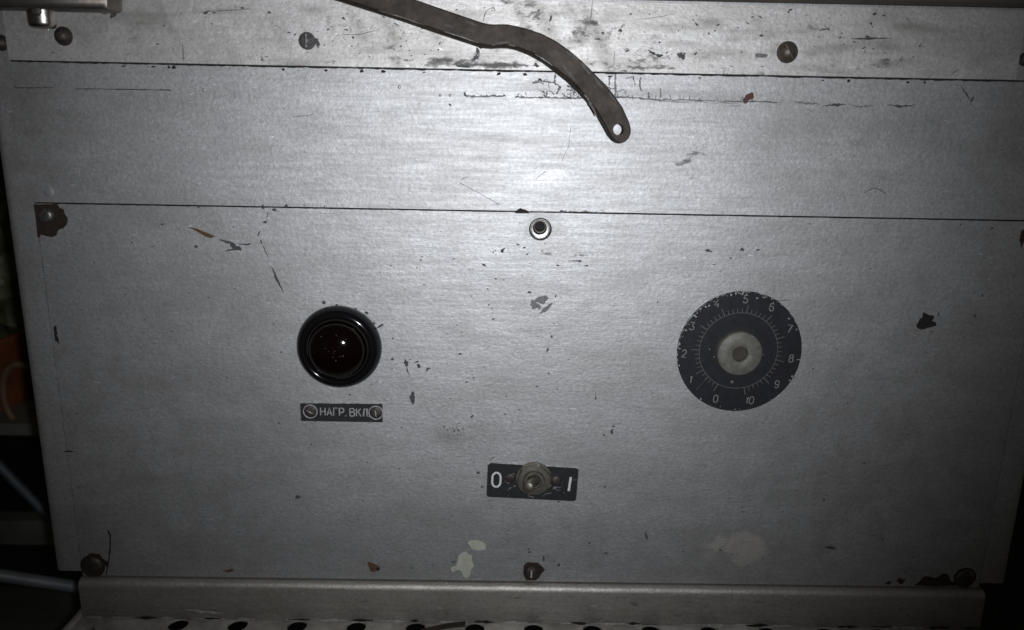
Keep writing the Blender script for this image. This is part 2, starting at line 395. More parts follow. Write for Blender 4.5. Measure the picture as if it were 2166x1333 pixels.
# cover plate with the threaded hole
hx, hz_ = U(1143, 485); HR = mmpx(1143, 485)*23
cover = part(sheet('cover_plate', [(x, 0.0) for x in lin(CX0, CX1, 0.002)], lin(CZ0, CZ1, 0.002), M['panel'], None, back=0.0018, holes=[(hx, hz_, HR)]))
cover['label'] = 'large silver cover plate with chipped paint carrying the controls'
CW = [(0, 1290, 449, 70, 4, 1, .3), (1, 960, 920, 70, 26, 0, .45), (0, 955, 912, 45, 10, 5, .42), (2, 955, 915, 40, 12, 0, .18),
      (0, 1180, 540, 170, 26, 6, .16), (1, 1560, 533, 140, 6, 0, .22), (0, 1545, 530, 60, 4, 0, .42), (1, 1090, 815, 22, 12, 0, .32), (1, 1110, 700, 35, 8, 0, .3),
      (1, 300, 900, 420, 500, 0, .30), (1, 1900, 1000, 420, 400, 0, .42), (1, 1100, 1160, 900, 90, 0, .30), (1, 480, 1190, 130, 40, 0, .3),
      (2, 480, 1206, 12, 7, 0, .45), (2, 790, 1197, 16, 10, 60, .55), (1, 790, 1190, 40, 30, 0, .35), (0, 1900, 1205, 60, 20, 0, .22),
      (1, 1125, 1190, 45, 25, 0, .35), (2, 1900, 1225, 100, 8, 0, .36), (1, 1930, 1210, 150, 40, 0, .4), (1, 1145, 480, 40, 40, 0, .2),
      (0, 880, 770, 30, 14, 20, .24), (1, 1240, 650, 18, 7, 0, .34), (3, 1575, 1160, 62, 38, 10, .75), (3, 1520, 1150, 40, 14, -20, .5), (3, 1500, 1180, 60, 30, 0, .3), (3, 300, 350, 60, 20, 0, .2), (3, 700, 820, 14, 8, 0, .5), (0, 120, 820, 10, 300, 0, .12), (1, 720, 900, 130, 60, 0, .14),
      (1, 1060, 620, 300, 40, -6, .10), (1, 750, 560, 200, 30, -4, .10), (0, 1560, 880, 100, 8, 0, .18), (0, 1480, 625, 60, 20, -40, .16)]
add_wear(cover, CW)

# threaded bush in the hole
bush = group_part('threaded_bush', (hx, 0.003, hz_), 'empty threaded bush with a black bore above the controls')
PXB = mmpx(1143, 485)
def bdisc(name, dx_, dz_, r0, r1, h0, h1, mat): return MB().lathe([(r1*PXB, h1), (max(r0*PXB, .00001), h0)], hx+dx_*PXB, hz_+dz_*PXB, 0, 40).build(name, M[mat], smooth=True)  # discs shifted off centre to suggest depth; pale one paints the lit crescent
b1 = MB().lathe([(HR*1.05, .00004), (HR*1.0, .0003), (HR*.95, .0001), (HR*.92, -.0014), (.00001, -.0014)], hx, hz_).build('collar', M['screw_dark'], smooth=True, sharp=30)
b2 = bdisc('lit_thread', 0, -1.5, 11, 17, -.0014, -.0012, 'thread')
b2b = bdisc('worn_lip', 0, -1.2, 19.8, 20.6, -.0008, -.0011, 'nickel')
b4 = bdisc('inner_ring', -1, 2, 0, 15, -.0012, -.0011, 'soot')
b5 = bdisc('bore_lip', -1, 4, 8, 12.5, -.0014, -.0009, 'nickel')
b3 = bdisc('bore', -1, 5.5, 0, 9.5, -.0040, -.0008, 'dark_inside')
for o in (b2b, b4, b5): sub(o, bush)
for o in (b1, b2, b3): sub(o, bush)

# top strip, 2 mm proud
SX0, SX1, SZ0, SZ1, SY = -0.2495, 0.2562, 0.0302, 0.0630, -0.0020
strip = part(sheet('top_strip', [(x, SY) for x in lin(SX0, SX1, 0.002)], lin(SZ0, SZ1, 0.002), M['strip'], None, back=0.002))
strip['label'] = 'pale scuffed aluminium strip along the top held by domed screws'
r2 = random.Random(3); SW = []
for k in range(70):
    px = r2.uniform(240, 2050); py = r2.uniform(15, 130)+px*0.018
    SW.append((0, px, py, r2.uniform(8, 55), r2.uniform(2, 8), r2.choice([0, 2, -4, -35, 55, 70]) if px < 1500 else r2.choice([0, 1, 3, -6]), r2.uniform(.22, .46)))
for k in range(60):
    px = r2.uniform(250, 2100); py = r2.uniform(10, 130)+px*0.018
    SW.append((1, px, py, r2.uniform(15, 80), r2.uniform(3, 12), r2.choice([0, 3, -5, 50, 60, 65]) if px < 1500 else r2.choice([0, 1, 3, -6]), r2.uniform(.35, .8)))
SW += [(0, 1040, 137, 120, 8, 2, .85), (0, 1008, 120, 9, 18, 10, .8), (0, 900, 132, 120, 7, 1, .6), (0, 1500, 152, 260, 5, 1.2, .6), (0, 1130, 30, 40, 30, 60, .5), (0, 1240, 60, 30, 60, 60, .5), (1, 1150, 40, 90, 16, 58, .5), (1, 1260, 70, 90, 14, 58, .6), (1, 1210, 30, 60, 10, 60, .5), (1, 830, 70, 60, 12, 60, .5), (1, 760, 60, 50, 10, 60, .5), (1, 1000, 120, 220, 22, 1, .30), (0, 700, 130, 90, 6, 0, .4), (2, 655, 134, 10, 5, 0, .5), (2, 722, 136, 14, 4, 0, .55),
       (0, 1440, 118, 14, 9, 0, .62), (0, 1480, 112, 30, 10, 0, .46), (1, 1520, 112, 90, 8, 2, .5), (0, 1610, 118, 16, 5, 0, .75), (1, 1640, 72, 110, 7, -6, .5), (0, 1740, 62, 80, 4, -6, .48),
       (0, 1830, 82, 45, 3, 1, .75), (1, 1860, 38, 40, 14, 0, .45), (0, 1855, 33, 22, 8, 0, .5), (1, 1900, 110, 160, 10, 1, .4), (1, 300, 110, 70, 7, 0, .5), (0, 290, 110, 40, 5, 0, .5), (0, 270, 82, 55, 6, -4, .45),
       (0, 340, 60, 50, 10, -15, .4), (1, 310, 70, 110, 40, -8, .25), (0, 400, 70, 30, 25, 0, .25), (1, 160, 60, 130, 60, 0, .42), (0, 120, 115, 28, 7, 20, .48), (1, 560, 60, 60, 50, 0, .2), (0, 530, 62, 40, 6, 0, .4),
       (0, 1170, 55, 60, 40, 60, .32), (0, 1290, 60, 40, 50, 65, .36), (0, 1380, 110, 40, 14, 0, .35), (1, 1300, 135, 60, 10, 0, .35), (1, 2000, 90, 220, 70, 0, .30), (0, 1090, 20, 60, 8, 40, .4), (0, 1960, 158, 60, 5, 0, .6), (0, 830, 100, 40, 20, 0, .34), (0, 900, 60, 40, 5, -20, .35)]
add_wear(strip, SW)

# soot packed in the joint under the strip and along the cover's top edge
mb = MB()
pts = [(SX0+(BX1-.004-SX0)*i/260, SZ0-0.0004+0.00012*noise.noise(Vector((i*.31, 0, 0)))) for i in range(261)]
mb.ribbon(pts, 0.0010, -0.0004, jit=0.45)
for px in (262, 325, 358, 368, 600, 690, 765, 811, 897, 1055, 1110, 1290, 1795, 1920, 1955, 1740, 1480):
    x, z = U(px, 134+(px-20)*0.0205); mb.flat(blob(x, z-0.0003, rng.uniform(.0004, .0013), rng.uniform(.0003, .0008), jag=.4), -0.00045-rng.random()*.0001)
part(mb.build('soot_line', M['soot']))
mb = MB()
pts = [(CX0+(CX1-CX0)*i/200, CZ1+0.0001+0.0001*noise.noise(Vector((i*.4, 3, 0)))) for i in range(201)]
mb.ribbon(pts, 0.0004, -0.00012, jit=0.5)
part(mb.build('joint_dirt', M['soot']))

# lid over the strip
lid = MB()
lz = 0.0642
prof = [(-0.006, lz+0.0015), (-0.0045, lz), (0.298, lz+0.012), (0.298, 0.13), (-0.0045, 0.13), (-0.006, 0.128)]
v = [(x, y, z) for x in (BX0-0.004, BX1+0.004) for y, z in prof]; n = len(prof)
lid.add(v, [tuple(range(n)), tuple(range(n, 2*n))]+[(i, (i+1) % n, (i+1) % n+n, i+n) for i in range(n)])
lid_o = part(lid.build('lid', M['lid'])); lid_o['label'] = 'dark brown lid edge above the pale strip'

# apron at the foot, bent sheet standing 4 mm proud, top edge rolled
def apron_prof():
    out = [(0.0035, -0.2604)]; r = 0.0042; yc, zc = 0.0000, -0.2648
    for q in range(90, 181, 10):
        a = math.radians(q); out.append((yc+r*math.cos(a), zc+r*math.sin(a)))
    out += [(-0.0042, z) for z in lin(-0.2853, -0.2650, 0.002)[::-1][1:]]
    return out
AX0, AX1 = -0.2478, 0.2885
ap = apron_prof(); xs = lin(AX0, AX1, 0.002); v = []; f = []
for x in xs:
    for k, (y, z) in enumerate(ap):
        w = 0.00025*noise.noise(Vector((x*40, z*30, 1)))
        v.append((x, y+w, z+(0.0005*noise.noise(Vector((x*60, 0, 5))) if k == len(ap)-1 else 0)))
m_ = len(ap)
for i in range(len(xs)-1):
    for k in range(m_-1): f.append((i*m_+k, (i+1)*m_+k, (i+1)*m_+k+1, i*m_+k+1))
apron = part(obj('base_apron', v, f, M['apron'], smooth=True))
AW = []
r3 = random.Random(11)
for k in range(46):
    px = r3.uniform(190, 2070); AW.append((0, px, r3.uniform(1250, 1320)+px*.008, r3.uniform(5, 40), r3.uniform(2, 7), r3.choice([0, 0, 3, 35, -20]), r3.uniform(.4, .8)))
AW += [(1, px, 1290+px*.008, 120, 26, 0, .4) for px in range(250, 2100, 170)]
AW += [(2, 757, 1238, 5, 12, 0, .5), (2, 1090, 1250, 10, 10, 0, .3), (2, 940, 1290, 18, 10, 0, .28), (1, 650, 1237, 130, 4, 1, .4), (0, 480, 1306, 600, 6, .8, .75), (0, 1500, 1318, 600, 7, .8, .8)]
add_wear(apron, AW)
xsn = lin(AX0+.002, AX1-.001, .0025)
def apron_edge(name, dz, w, y, th, mat, seed):
    m_b = MB(); run = []
    for x in xsn:
        if noise.noise(Vector((x*55, seed, 0))) > th: run.append((x, -0.2853+dz+.0005*noise.noise(Vector((x*130, seed, 2)))))
        else:
            if len(run) > 2: m_b.ribbon(run, w, y, jit=.6, taper=True)
            run = []
    if len(run) > 2: m_b.ribbon(run, w, y, jit=.6, taper=True)
    o = part(m_b.build(name, M[mat])); o['kind'] = 'stuff'
sc_ = MB().ribbon(jagged([U(390, 1289, -.0046), U(425, 1293, -.0046), U(472, 1297, -.0046)], .0004, 4), .0016, -.0046, taper=True, jit=.5); part(sc_.build('pale_scrape', M['chip_pale']))
apron_edge('bare_edge_chips', .0007, .0019, -.00458, -.05, 'chip_pale', 3)
apron_edge('dirt_along_edge', .0009, .0016, -.00462, .05, 'soot', 8)
fl_ = MB().box(AX0+.001, AX1-.001, 0.002, 0.28, -0.2853, -0.2590).build('base_plinth', M['dark_inside']); part(fl_)

# ------------------------------------------------------------------ paint chips, scratches, stains with a shape of their own
def chipset(y):
    return {'y': y, 'k': 0}
def ly(L):
    L['k'] += 1; return L['y']-0.00004-0.000004*(L['k'] % 20)
LY = chipset(0.0)
def zpts(pts, ox, oy, s): return [U(ox+x/s, oy+y/s) for x, y in pts]
def chip(name, mbs, mat, host, label=None):
    o = mbs.build(name, M[mat]); sub2(o, host)
    if label: o['label'] = label
    return o
def sub2(o, host):
    o.parent = host; o.matrix_parent_inverse = host.matrix_world.inverted() if False else Matrix.Identity(4); return o
# cracks on the housing
cr = []
def crack(pts, w, mat='primer_light', amp=0.00026, taper=False, host=housing, name='paint_crack', jit=.5, n=8):
    cr.append(1); chip(name, MB().ribbon(jagged(pts, amp, n), w, ly(LY), jit=jit, taper=taper), mat, host)
Z2 = (600, 0, 2.564); Z1 = (0, 0, 2.38)
def z2(*p): return zpts(p, *Z2)
for pts, w in ((((980, 500), (985, 520), (1040, 525), (1100, 522), (1190, 522), (1200, 514)), .0006), (((1255, 525), (1330, 530), (1420, 528), (1560, 533), (1640, 535)), .0006),
               (((1350, 450), (1375, 445), (1390, 428), (1400, 442), (1470, 450)), .0006), (((1475, 395), (1468, 450), (1500, 470), (1480, 512)), .0006), (((1390, 490), (1430, 508), (1420, 525)), .0005),
               (((1535, 468), (1565, 475), (1580, 500), (1570, 515)), .0005), (((1768, 410), (1765, 465)), .0005), (((1800, 400), (1798, 460), (1800, 520)), .0006), (((1935, 420), (1930, 465), (1940, 495)), .0005),
               (((1800, 525), (1900, 530), (2050, 545)), .0007), (((1978, 500), (1982, 535)), .0005), (((2040, 480), (2045, 530)), .0005), (((1285, 1150), (1350, 1148), (1420, 1150)), .0004)):
    crack(z2(*pts), w*1.35)
crack([U(1400, 210), U(1480, 213), U(1575, 216)], .0006); crack([U(1395, 214), U(1490, 217), U(1560, 219)], .0003)
crack([U(1575, 214), U(1645, 217)], .0004, 'primer')
crack([U(1677, 214), U(1700, 219), U(1735, 220)], .0009, 'primer_light', taper=True); crack([U(1738, 224), U(1765, 222), U(1790, 222)], .0011, 'primer', taper=True)
crack([U(1795, 222), U(1820, 226), U(1850, 223)], .0008, 'primer_light', taper=True); crack([U(1877, 222), U(1905, 225), U(1937, 222)], .0009, 'primer', taper=True)
crack([U(31, 178), U(32, 186), U(75, 186), U(114, 185)], .0004, 'primer', amp=.0001); crack([U(160, 188), U(250, 189), U(362, 191)], .0004, 'primer', amp=.00008)
crack([U(1828, 409), U(1838, 402), U(1850, 398), U(1863, 402), U(1874, 411)], .00035, 'primer', amp=.00003, jit=.1, name='hair')
crack([U(975, 381), U(982, 377), U(988, 376)], .0003, amp=.00005); crack([U(973, 387), U(1020, 412), U(1056, 433)], .00028, amp=.00006, jit=.2)
crack([U(1207, 270), U(1203, 310), U(1188, 340)], .00022, amp=.00006, jit=.2); crack([U(1155, 362), U(1134, 378)], .0003, amp=.0001)
crack([U(1708, 230), U(1718, 236), U(1703, 244)], .0003, amp=.00003); crack([U(2030, 178), U(2055, 215)], .0008, 'primer', amp=.0003, taper=True)
crack([U(2060, 200), U(2052, 225)], .0008, 'primer', taper=True)
crack([U(620, 248), U(665, 241)], .0003, amp=.00005); crack([U(205, 330), U(260, 318)], .0002, 'scratch', amp=.0001)
for k in range(34):
    px = rng.uniform(1090, 1640); py = 205+(px-1090)*.022; dx_ = rng.uniform(-6, 6)
    crack([U(px, py), U(px+dx_, py-rng.uniform(4, 14))], rng.uniform(.0003, .0006), amp=.00016, n=3, taper=True)
for k in range(16):
    px, py = rng.uniform(1120, 1330), rng.uniform(165, 205); a = rng.uniform(-.7, .7)
    crack([U(px, py), U(px+14*math.cos(a), py+14*math.sin(a)), U(px+18, py+rng.uniform(2, 16))], rng.uniform(.0003, .0006), amp=.0003, n=4)
# faint writing scratched into the paint: 8 4 U-like strokes
sc = MB()
def circ(cx, cy, r, a0=0, a1=360, n=16, ry=None): return [U(cx+r*math.cos(math.radians(a0+(a1-a0)*i/n)), cy+(ry or r)*math.sin(math.radians(a0+(a1-a0)*i/n))) for i in range(n+1)]
for p in (circ(341, 347, 16, 0, 350), [U(324, 299), U(347, 298), U(338, 324), U(324, 299)], [U(381, 303), U(378, 318), U(380, 334)], [U(399, 295), U(399, 313)], [U(379, 322), U(402, 320)],
          [U(417, 308), U(413, 346)], [U(413, 346), U(437, 347)], [U(437, 330), U(437, 348)], [U(402, 322), U(401, 348)],
          [U(147, 372), U(152, 358), U(170, 356), U(168, 372)], [U(152, 365), U(170, 363)], [U(232, 320), U(248, 318), U(246, 338)]):
    sc.ribbon(jagged(p, .00012, 3), .00050, ly(LY), jit=.6)
o = chip('scratched_writing', sc, 'primer_light', housing, 'faint numerals scratched into the silver paint')
o.data.materials[0] = M['scratch_faint'] = simple('faint_scratch', (0.30, 0.30, 0.31), 0.6, 0.0, nscale=600, namp=0.5)

def poly_chip(pts, mat, host=cover, label=None, name='paint_chip', dy=0):
    return chip(name, MB().flat(pts, ly(LY)-dy), mat, host, label)
x, z = U(1585, 208)
poly_chip(zpts([(440, 545), (455, 515), (490, 500), (512, 515), (515, 550), (495, 552), (488, 538), (470, 545), (460, 562), (443, 562)], 1400, 0, 2.564), 'red_paint', housing, 'small dark red paint chip on the crack line')
poly_chip(zpts([(495, 505), (508, 505), (517, 545), (505, 553), (490, 540), (500, 528)], 1400, 0, 2.564), 'white_paint', housing)
poly_chip(zpts([(345, 378), (375, 320), (440, 265), (490, 243), (560, 270), (640, 290), (690, 325), (720, 378)], 1060, 420, 12.03), 'rust', housing, 'brown rust spot on the joint above the cover plate')
for pts in ([(1485, 320), (1520, 290), (1590, 310), (1600, 350), (1540, 365), (1500, 380)], [(1700, 345), (1720, 330), (1725, 360)], [(1770, 345), (1810, 330), (1835, 355), (1800, 380)], [(1600, 320), (1680, 300), (1680, 315), (1610, 345)]):
    poly_chip(zpts(pts, 1060, 420, 12.03), 'primer', housing)
x, z = U(952, 222); poly_chip(blob(x, z, .0010, .0005, -.8), 'primer', housing)
# big shallow bump over the cover's corner screw
M['panel_plain'] = simple('silver_paint_plain', (0.46, 0.47, 0.49), 0.5, 0.8, nscale=300, namp=0.25)
for px, py, r, hh in ((103, 406, 11, .00022), (415, 190, 3, .0004), (432, 190, 3.5, .0004), (931, 202, 3, .0004), (952, 202, 3, .0004), (845, 184, 4, .0004), (645, 434, 3, .0004), (688, 437, 3, .0004)):
    x, z = U(px, py); k = mmpx(px, py)*r
    o = MB().lathe([(k*math.cos(a), hh*math.sin(a)) for a in [math.radians(q) for q in (0, 15, 30, 45, 60, 75, 89.9)]], x, z, 0.00003, 20).build('paint_blister', M['panel'], smooth=True, sharp=80)
    sub2(o, housing); add_wear(o, HW)

# chips on the cover plate
ZB = (340, 430, 6.347)
poly_chip(zpts([(345, 322), (385, 322), (450, 333), (500, 347), (560, 375), (640, 403), (690, 428), (745, 447), (700, 456), (680, 471), (640, 462), (600, 447), (520, 402), (430, 347)], *ZB), 'rust_orange', cover, 'orange brown slash of rust where paint is gouged away')
poly_chip(zpts([(780, 485), (800, 482), (880, 500), (960, 522), (1000, 545), (1010, 570), (1060, 580), (1085, 605), (1082, 640), (1062, 632), (1040, 630), (960, 634), (875, 645), (868, 634), (890, 625), (965, 612), (955, 590), (932, 575), (930, 540), (870, 534), (850, 518), (800, 502)], *ZB), 'primer', cover, 'dark grey wing shaped paint chip beside the rust slash')
poly_chip(zpts([(1035, 540), (1060, 545), (1110, 543), (1150, 547), (1190, 535), (1215, 545), (1195, 560), (1150, 568), (1110, 560), (1060, 555)], *ZB), 'primer')
poly_chip(zpts([(180, 355), (240, 335), (280, 328), (245, 348)], *ZB), 'primer_light')
for p, w, mt in ((((1443, 118), (1437, 150), (1422, 200)), 22, 'primer_light'), (((1332, 375), (1315, 410), (1300, 445)), 20, 'primer'), (((1342, 488), (1350, 515), (1358, 545)), 24, 'primer'),
                 (((1355, 540), (1380, 590), (1420, 670), (1462, 768)), 11, 'primer'), (((1485, 842), (1505, 890), (1530, 940), (1545, 1000), (1580, 1060), (1610, 1120), (1650, 1205)), 30, 'primer')):
    q = zpts(p, *ZB); chip('paint_chip', MB().ribbon(jagged(q, .00008, 3), w/6.347*.00026, ly(LY), taper=True, jit=.25), mt, cover)
ZC = (820, 500, 2.898)
small = MB()      # specks too small to pick apart
def C(px, py, rx, ry, ang=0, mat='primer', jag=.3, big=False):
    x, z = U(px, py); k = mmpx(px, py)
    p = blob(x, z, rx*k, ry*k, math.radians(-ang), jag)
    if big: poly_chip(p, mat)
    else: small.flat(p, ly(LY))
def CZ(zx, zy, rx, ry, ang=0, **kw): C(ZC[0]+zx/ZC[2], ZC[1]+zy/ZC[2], rx/ZC[2], ry/ZC[2], ang, **kw)
C(415, 522, 4, 3); C(493, 481, 2, 1.2); C(561, 470, 5, 2.2, -15)
for a in ((590, 175, 17, 7, 25), (800, 50, 11, 5, 20), (838, 70, 10, 5, -20), (855, 110, 8, 4, -20), (872, 165, 6, 3, 30), (648, 97, 5, 5), (660, 88, 4, 3), (1043, 178, 9, 6, 10), (1178, 153, 8, 8), (1222, 180, 10, 5), (1205, 180, 4, 3), (1232, 205, 3, 3),
          (663, 261, 9, 4, 10), (711, 267, 5, 4), (613, 322, 5, 5), (620, 420, 6, 4, -30), (870, 343, 13, 7, 5), (1030, 365, 4, 11, 10), (426, 543, 5, 3, -30), (922, 612, 5, 4), (1006, 614, 7, 8), (980, 697, 6, 14, 15), (443, 720, 8, 7), (483, 893, 7, 5, -20), (526, 868, 6, 4, -20),
          (727, 980, 5, 4), (988, 840, 5, 7), (517, 1105, 6, 13, 25), (85, 1170, 6, 4), (575, 1160, 4, 3), (1275, 990, 5, 10, 8), (1325, 1217, 8, 6, 40), (1383, 1165, 10, 6), (212, 126, 5, 4), (405, 138, 9, 3, -20), (20, 180, 4, 6, 30), (28, 812, 4, 4), (964, 44, 4, 4),
          (518, 848, 3, 3), (586, 952, 3, 3), (823, 241, 4, 3), (1385, 428, 4, 4), (512, 368, 3, 4), (502, 203, 3, 3), (640, 440, 4, 4), (1020, 535, 5, 3), (137, 755, 4, 4), (1110, 756, 3, 3), (1134, 1163, 3, 3), (1118, 1220, 3, 3), (1390, 757, 4, 3)):
    CZ(*a)
CZ(948, 390, 36, 26, -20, mat='primer_light', big=True, jag=.3); CZ(908, 425, 34, 22, 35, mat='primer_light', big=True, jag=.4)
def CS(p, w, mat='primer', o=ZC, taper=True):
    chip('paint_chip', MB().ribbon(jagged(zpts(p, *o), .00012, 3), w/o[2]*.00026, ly(LY), taper=taper, jit=.35), mat, cover)
CS(((935, 475), (970, 445), (1010, 408)), 24, 'primer_light'); CS(((720, 70), (705, 82), (698, 95), (712, 98)), 15); CS(((638, 513), (650, 507), (663, 505)), 8); CS(((108, 755), (112, 775), (118, 800)), 24); CS(((116, 800), (122, 825), (134, 858)), 7)
CS(((165, 776), (182, 768), (188, 775)), 10); CS(((184, 780), (190, 795), (196, 808)), 20); CS(((238, 828), (248, 808), (262, 812)), 16); CS(((158, 950), (150, 985), (158, 1030)), 30); CS(((165, 985), (160, 1010), (150, 1000)), 10); CS(((1382, 1180), (1370, 1195), (1380, 1215)), 18)
r4 = random.Random(5)
for k in range(26): CZ(330+r4.gauss(70, 45), 1185+r4.gauss(0, 14), r4.uniform(1.5, 6), r4.uniform(1.5, 6))
for px, py, rx, ry, a in ((685, 640, 4, 4, 0), (712, 645, 3, 2, 0), (752, 653, 3, 2, 0), (775, 662, 4, 3, 20), (791, 684, 3, 3, 0), (805, 689, 7, 2.5, -35), (1497, 530, 5, 3, 0), (1570, 528, 4, 3, 0), (1603, 529, 4, 2, 0), (1503, 532, 5, 1.5, 0), (1510, 560, 3, 1, 0), (1545, 546, 3, 1.5, 0),
                          (1758, 1159, 10, 4, 5), (1743, 1058, 2, 3, 0), (1866, 1141, 2, 2, 0), (1020, 1030, 3, 2, 0), (630, 1051, 5, 4, 20), (658, 940, 2, 2, 0), (740, 835, 2, 2, 0), (830, 760, 3, 3, 0), (831, 716, 2, 2, 0), (1012, 1000, 3, 3, 0), (1280, 1030, 2, 2, 0), (1367, 1134, 2, 8, -15), (1282, 1170, 3, 2, 30), (1247, 1149, 2, 2, 0),
                          (1150, 1182, 2, 6, 0), (1182, 1195, 3, 4, 0), (1118, 1162, 2, 2, 0), (1985, 665, 2, 4, 0), (2062, 668, 2, 4, 0), (2078, 625, 1.5, 4, 0), (1120, 1168, 3, 2, 0), (2098, 483, 3, 2, -40), (590, 895, 2, 2, 0), (556, 438, 3, 5, 0), (605, 436, 3, 4, 30), (420, 437, 3, 3, 0), (580, 444, 4, 3, 0)):
    C(px, py, rx, ry, a)
for k in range(260):
    px, py = r4.uniform(140, 2080), r4.uniform(470, 1210); s = abs(r4.gauss(0, .75))+.5
    C(px, py, s*r4.uniform(.8, 1.8), s*.8, r4.uniform(-30, 30), jag=.2)
o = chip('paint_specks', small, 'primer', cover); o['kind'] = 'stuff'
C(1962, 682, 19, 19, 0, mat='soot', jag=.45, big=True); C(117, 700, 4, 12, -4, mat='soot', jag=.35, big=True); C(120, 716, 4, 9, -10, mat='soot', jag=.35, big=True)
CS(((338, 388), (365, 386), (395, 389)), 9, 'soot', (0, 800, 2.5)); 
poly_chip(blob(*U(1010, 1153), .0052, .0032, -.35, jag=.12, n=24), 'white_paint', cover, 'small oval dab of cream paint')
poly_chip(zpts([(1350, 130), (1362, 142), (1376, 148), (1374, 170), (1384, 190), (1372, 205), (1366, 232), (1352, 242), (1340, 236), (1332, 215), (1322, 207), (1296, 216), (1285, 206), (1290, 194), (1308, 190), (1316, 170), (1318, 148), (1332, 138)], 300, 1100, 1.969), 'white_paint', cover, 'irregular splash of cream paint near the bottom screw')
# rust round the corner screws
Z1r = (0, 0, 2.38)
poly_chip(zpts([(170, 1030), (290, 1028), (300, 1045), (322, 1055), (325, 1075), (342, 1100), (338, 1130), (318, 1150), (300, 1155), (290, 1165), (285, 1185), (262, 1195), (235, 1190), (205, 1182), (198, 1200), (188, 1190), (182, 1120)], *Z1r), 'rust', cover, 'brown rust patch round the corner screw')
ZL = (0, 800, 2.5)
poly_chip(zpts([(462, 935), (480, 924), (505, 928), (528, 930), (540, 950), (560, 965), (575, 975), (570, 1000), (556, 990), (540, 965), (500, 955), (470, 960)], *ZL), 'rust', cover)
CS(((570, 803), (584, 835), (582, 900), (575, 960), (562, 1040)), 9, 'rust', ZL, False)
ZR = (1600, 1000, 3.827)
poly_chip(zpts([(1270, 912), (1310, 890), (1340, 850), (1370, 838), (1410, 840), (1440, 852), (1475, 842), (1500, 815), (1545, 818), (1565, 850), (1572, 875), (1610, 890), (1630, 915), (1450, 921)], *ZR), 'rust', cover, 'dark rust flake along the bottom edge')
poly_chip(blob(*U(1906, 1229), .0024, .0018, jag=.4), 'rust'); poly_chip(blob(*U(1880, 1233), .0016, .0012, jag=.4), 'rust')
poly_chip(blob(*U(2163, 503), .0016, .0042, jag=.3), 'rust')
poly_chip(zpts([(1590, 190), (1605, 175), (1650, 178), (1668, 195), (1680, 208), (1665, 222), (1655, 240), (1640, 252), (1600, 251), (1588, 225)], 300, 1100, 1.969), 'rust', cover, 'rust ring round the slotted screw at the bottom edge')
poly_chip(zpts([(940, 175), (960, 178), (990, 195), (992, 205), (965, 218), (950, 212)], 300, 1100, 1.969), 'rust_orange', cover)
poly_chip(zpts([(975, 200), (992, 198), (990, 210), (978, 211)], 300, 1100, 1.969), 'rust', cover, dy=.00005)
# hair lying by the scale and by the switch plate
crack(zpts([(990, 172), (1030, 190), (1070, 203), (1110, 195), (1158, 193)], 1400, 590, 4.3), .0003, 'soot', .00002, host=cover, name='hair', jit=.1)
crack(zpts([(410, 262), (420, 235), (445, 210), (475, 193)], 980, 940, 7.22), .00028, 'soot', .00002, host=cover, name='hair', jit=.1)
# long scratches on the strip
LS = chipset(SY)
def strip_scr(pts, w, mat='primer_light', taper=True):
    chip('scratch', MB().ribbon(jagged([U(*p, SY) for p in pts], .00008, 4), w, ly(LS), taper=taper, jit=.35), mat, strip)
strip_scr(((1254, 0), (1250, 35), (1245, 62)), .0005); strip_scr(((1022, 46), (1026, 28), (1033, 20)), .0005); strip_scr(((1033, 20), (1044, 16), (1048, 24)), .0005); strip_scr(((705, 75), (760, 73), (778, 69), (803, 62)), .0004); strip_scr(((777, 69), (786, 58), (793, 50)), .0003)
strip_scr(((1300, 108), (1299, 125), (1298, 150)), .0003); strip_scr(((386, 88), (388, 120), (390, 129)), .0006); strip_scr(((1798, 82), (1820, 82), (1846, 82), (1885, 81)), .0009, 'primer'); strip_scr(((2010, 160), (2028, 146)), .0006)
strip_scr(((1345, 42), (1400, 35), (1432, 28)), .00025); strip_scr(((420, 26), (480, 22), (540, 19)), .0004, 'primer_light')
poly_chip([U(*p, SY) for p in ((1597, 113), (1612, 113), (1625, 116), (1620, 122), (1598, 122))], 'primer_light', strip, dy=-SY)
mb = MB()
for px, py, rx, ry in ((1442, 119, 6, 6), (1436, 116, 4, 3), (1448, 113, 3, 2), (1474, 52, 4, 2), (1592, 36, 3, 1.5), (1608, 36, 5, 1.5), (1842, 50, 3, 3), (1850, 30, 5, 3), (1870, 33, 3, 2), (1016, 98, 4, 6), (1006, 122, 5, 9), (1010, 108, 4, 6), (840, 53, 3, 2), (694, 62, 3, 2), (1312, 65, 4, 3), (1165, 40, 3, 6), (1275, 70, 3, 3), (1134, 138, 6, 4), (980, 140, 14, 3), (240, 30, 6, 5), (236, 35, 4, 3), (225, 28, 8, 2), (670, 88, 5, 7), (673, 96, 4, 4), (1265, 83, 6, 2), (1668, 26, 2, 2), (1745, 62, 10, 1.6), (1380, 112, 8, 3), (1395, 118, 8, 4)):
    x, z = U(px, py, SY); k = mmpx(px, py); mb.flat(blob(x, z, rx*k, ry*k, rng.uniform(-.6, .6), .45), ly(LS))
for k in range(200):
    px, py = r4.uniform(330, 1950), r4.uniform(12, 150); x, z = U(px, py, SY); s = abs(r4.gauss(0, .9))+.5
    if SZ0+.001 < z < SZ1-.001: mb.flat(blob(x, z, s*.00026*r4.uniform(.8, 2.2), s*.0002, r4.uniform(-.8, .8), .4, n=9), ly(LS))
o = chip('dirt_specks', mb, 'primer', strip); o['kind'] = 'stuff'

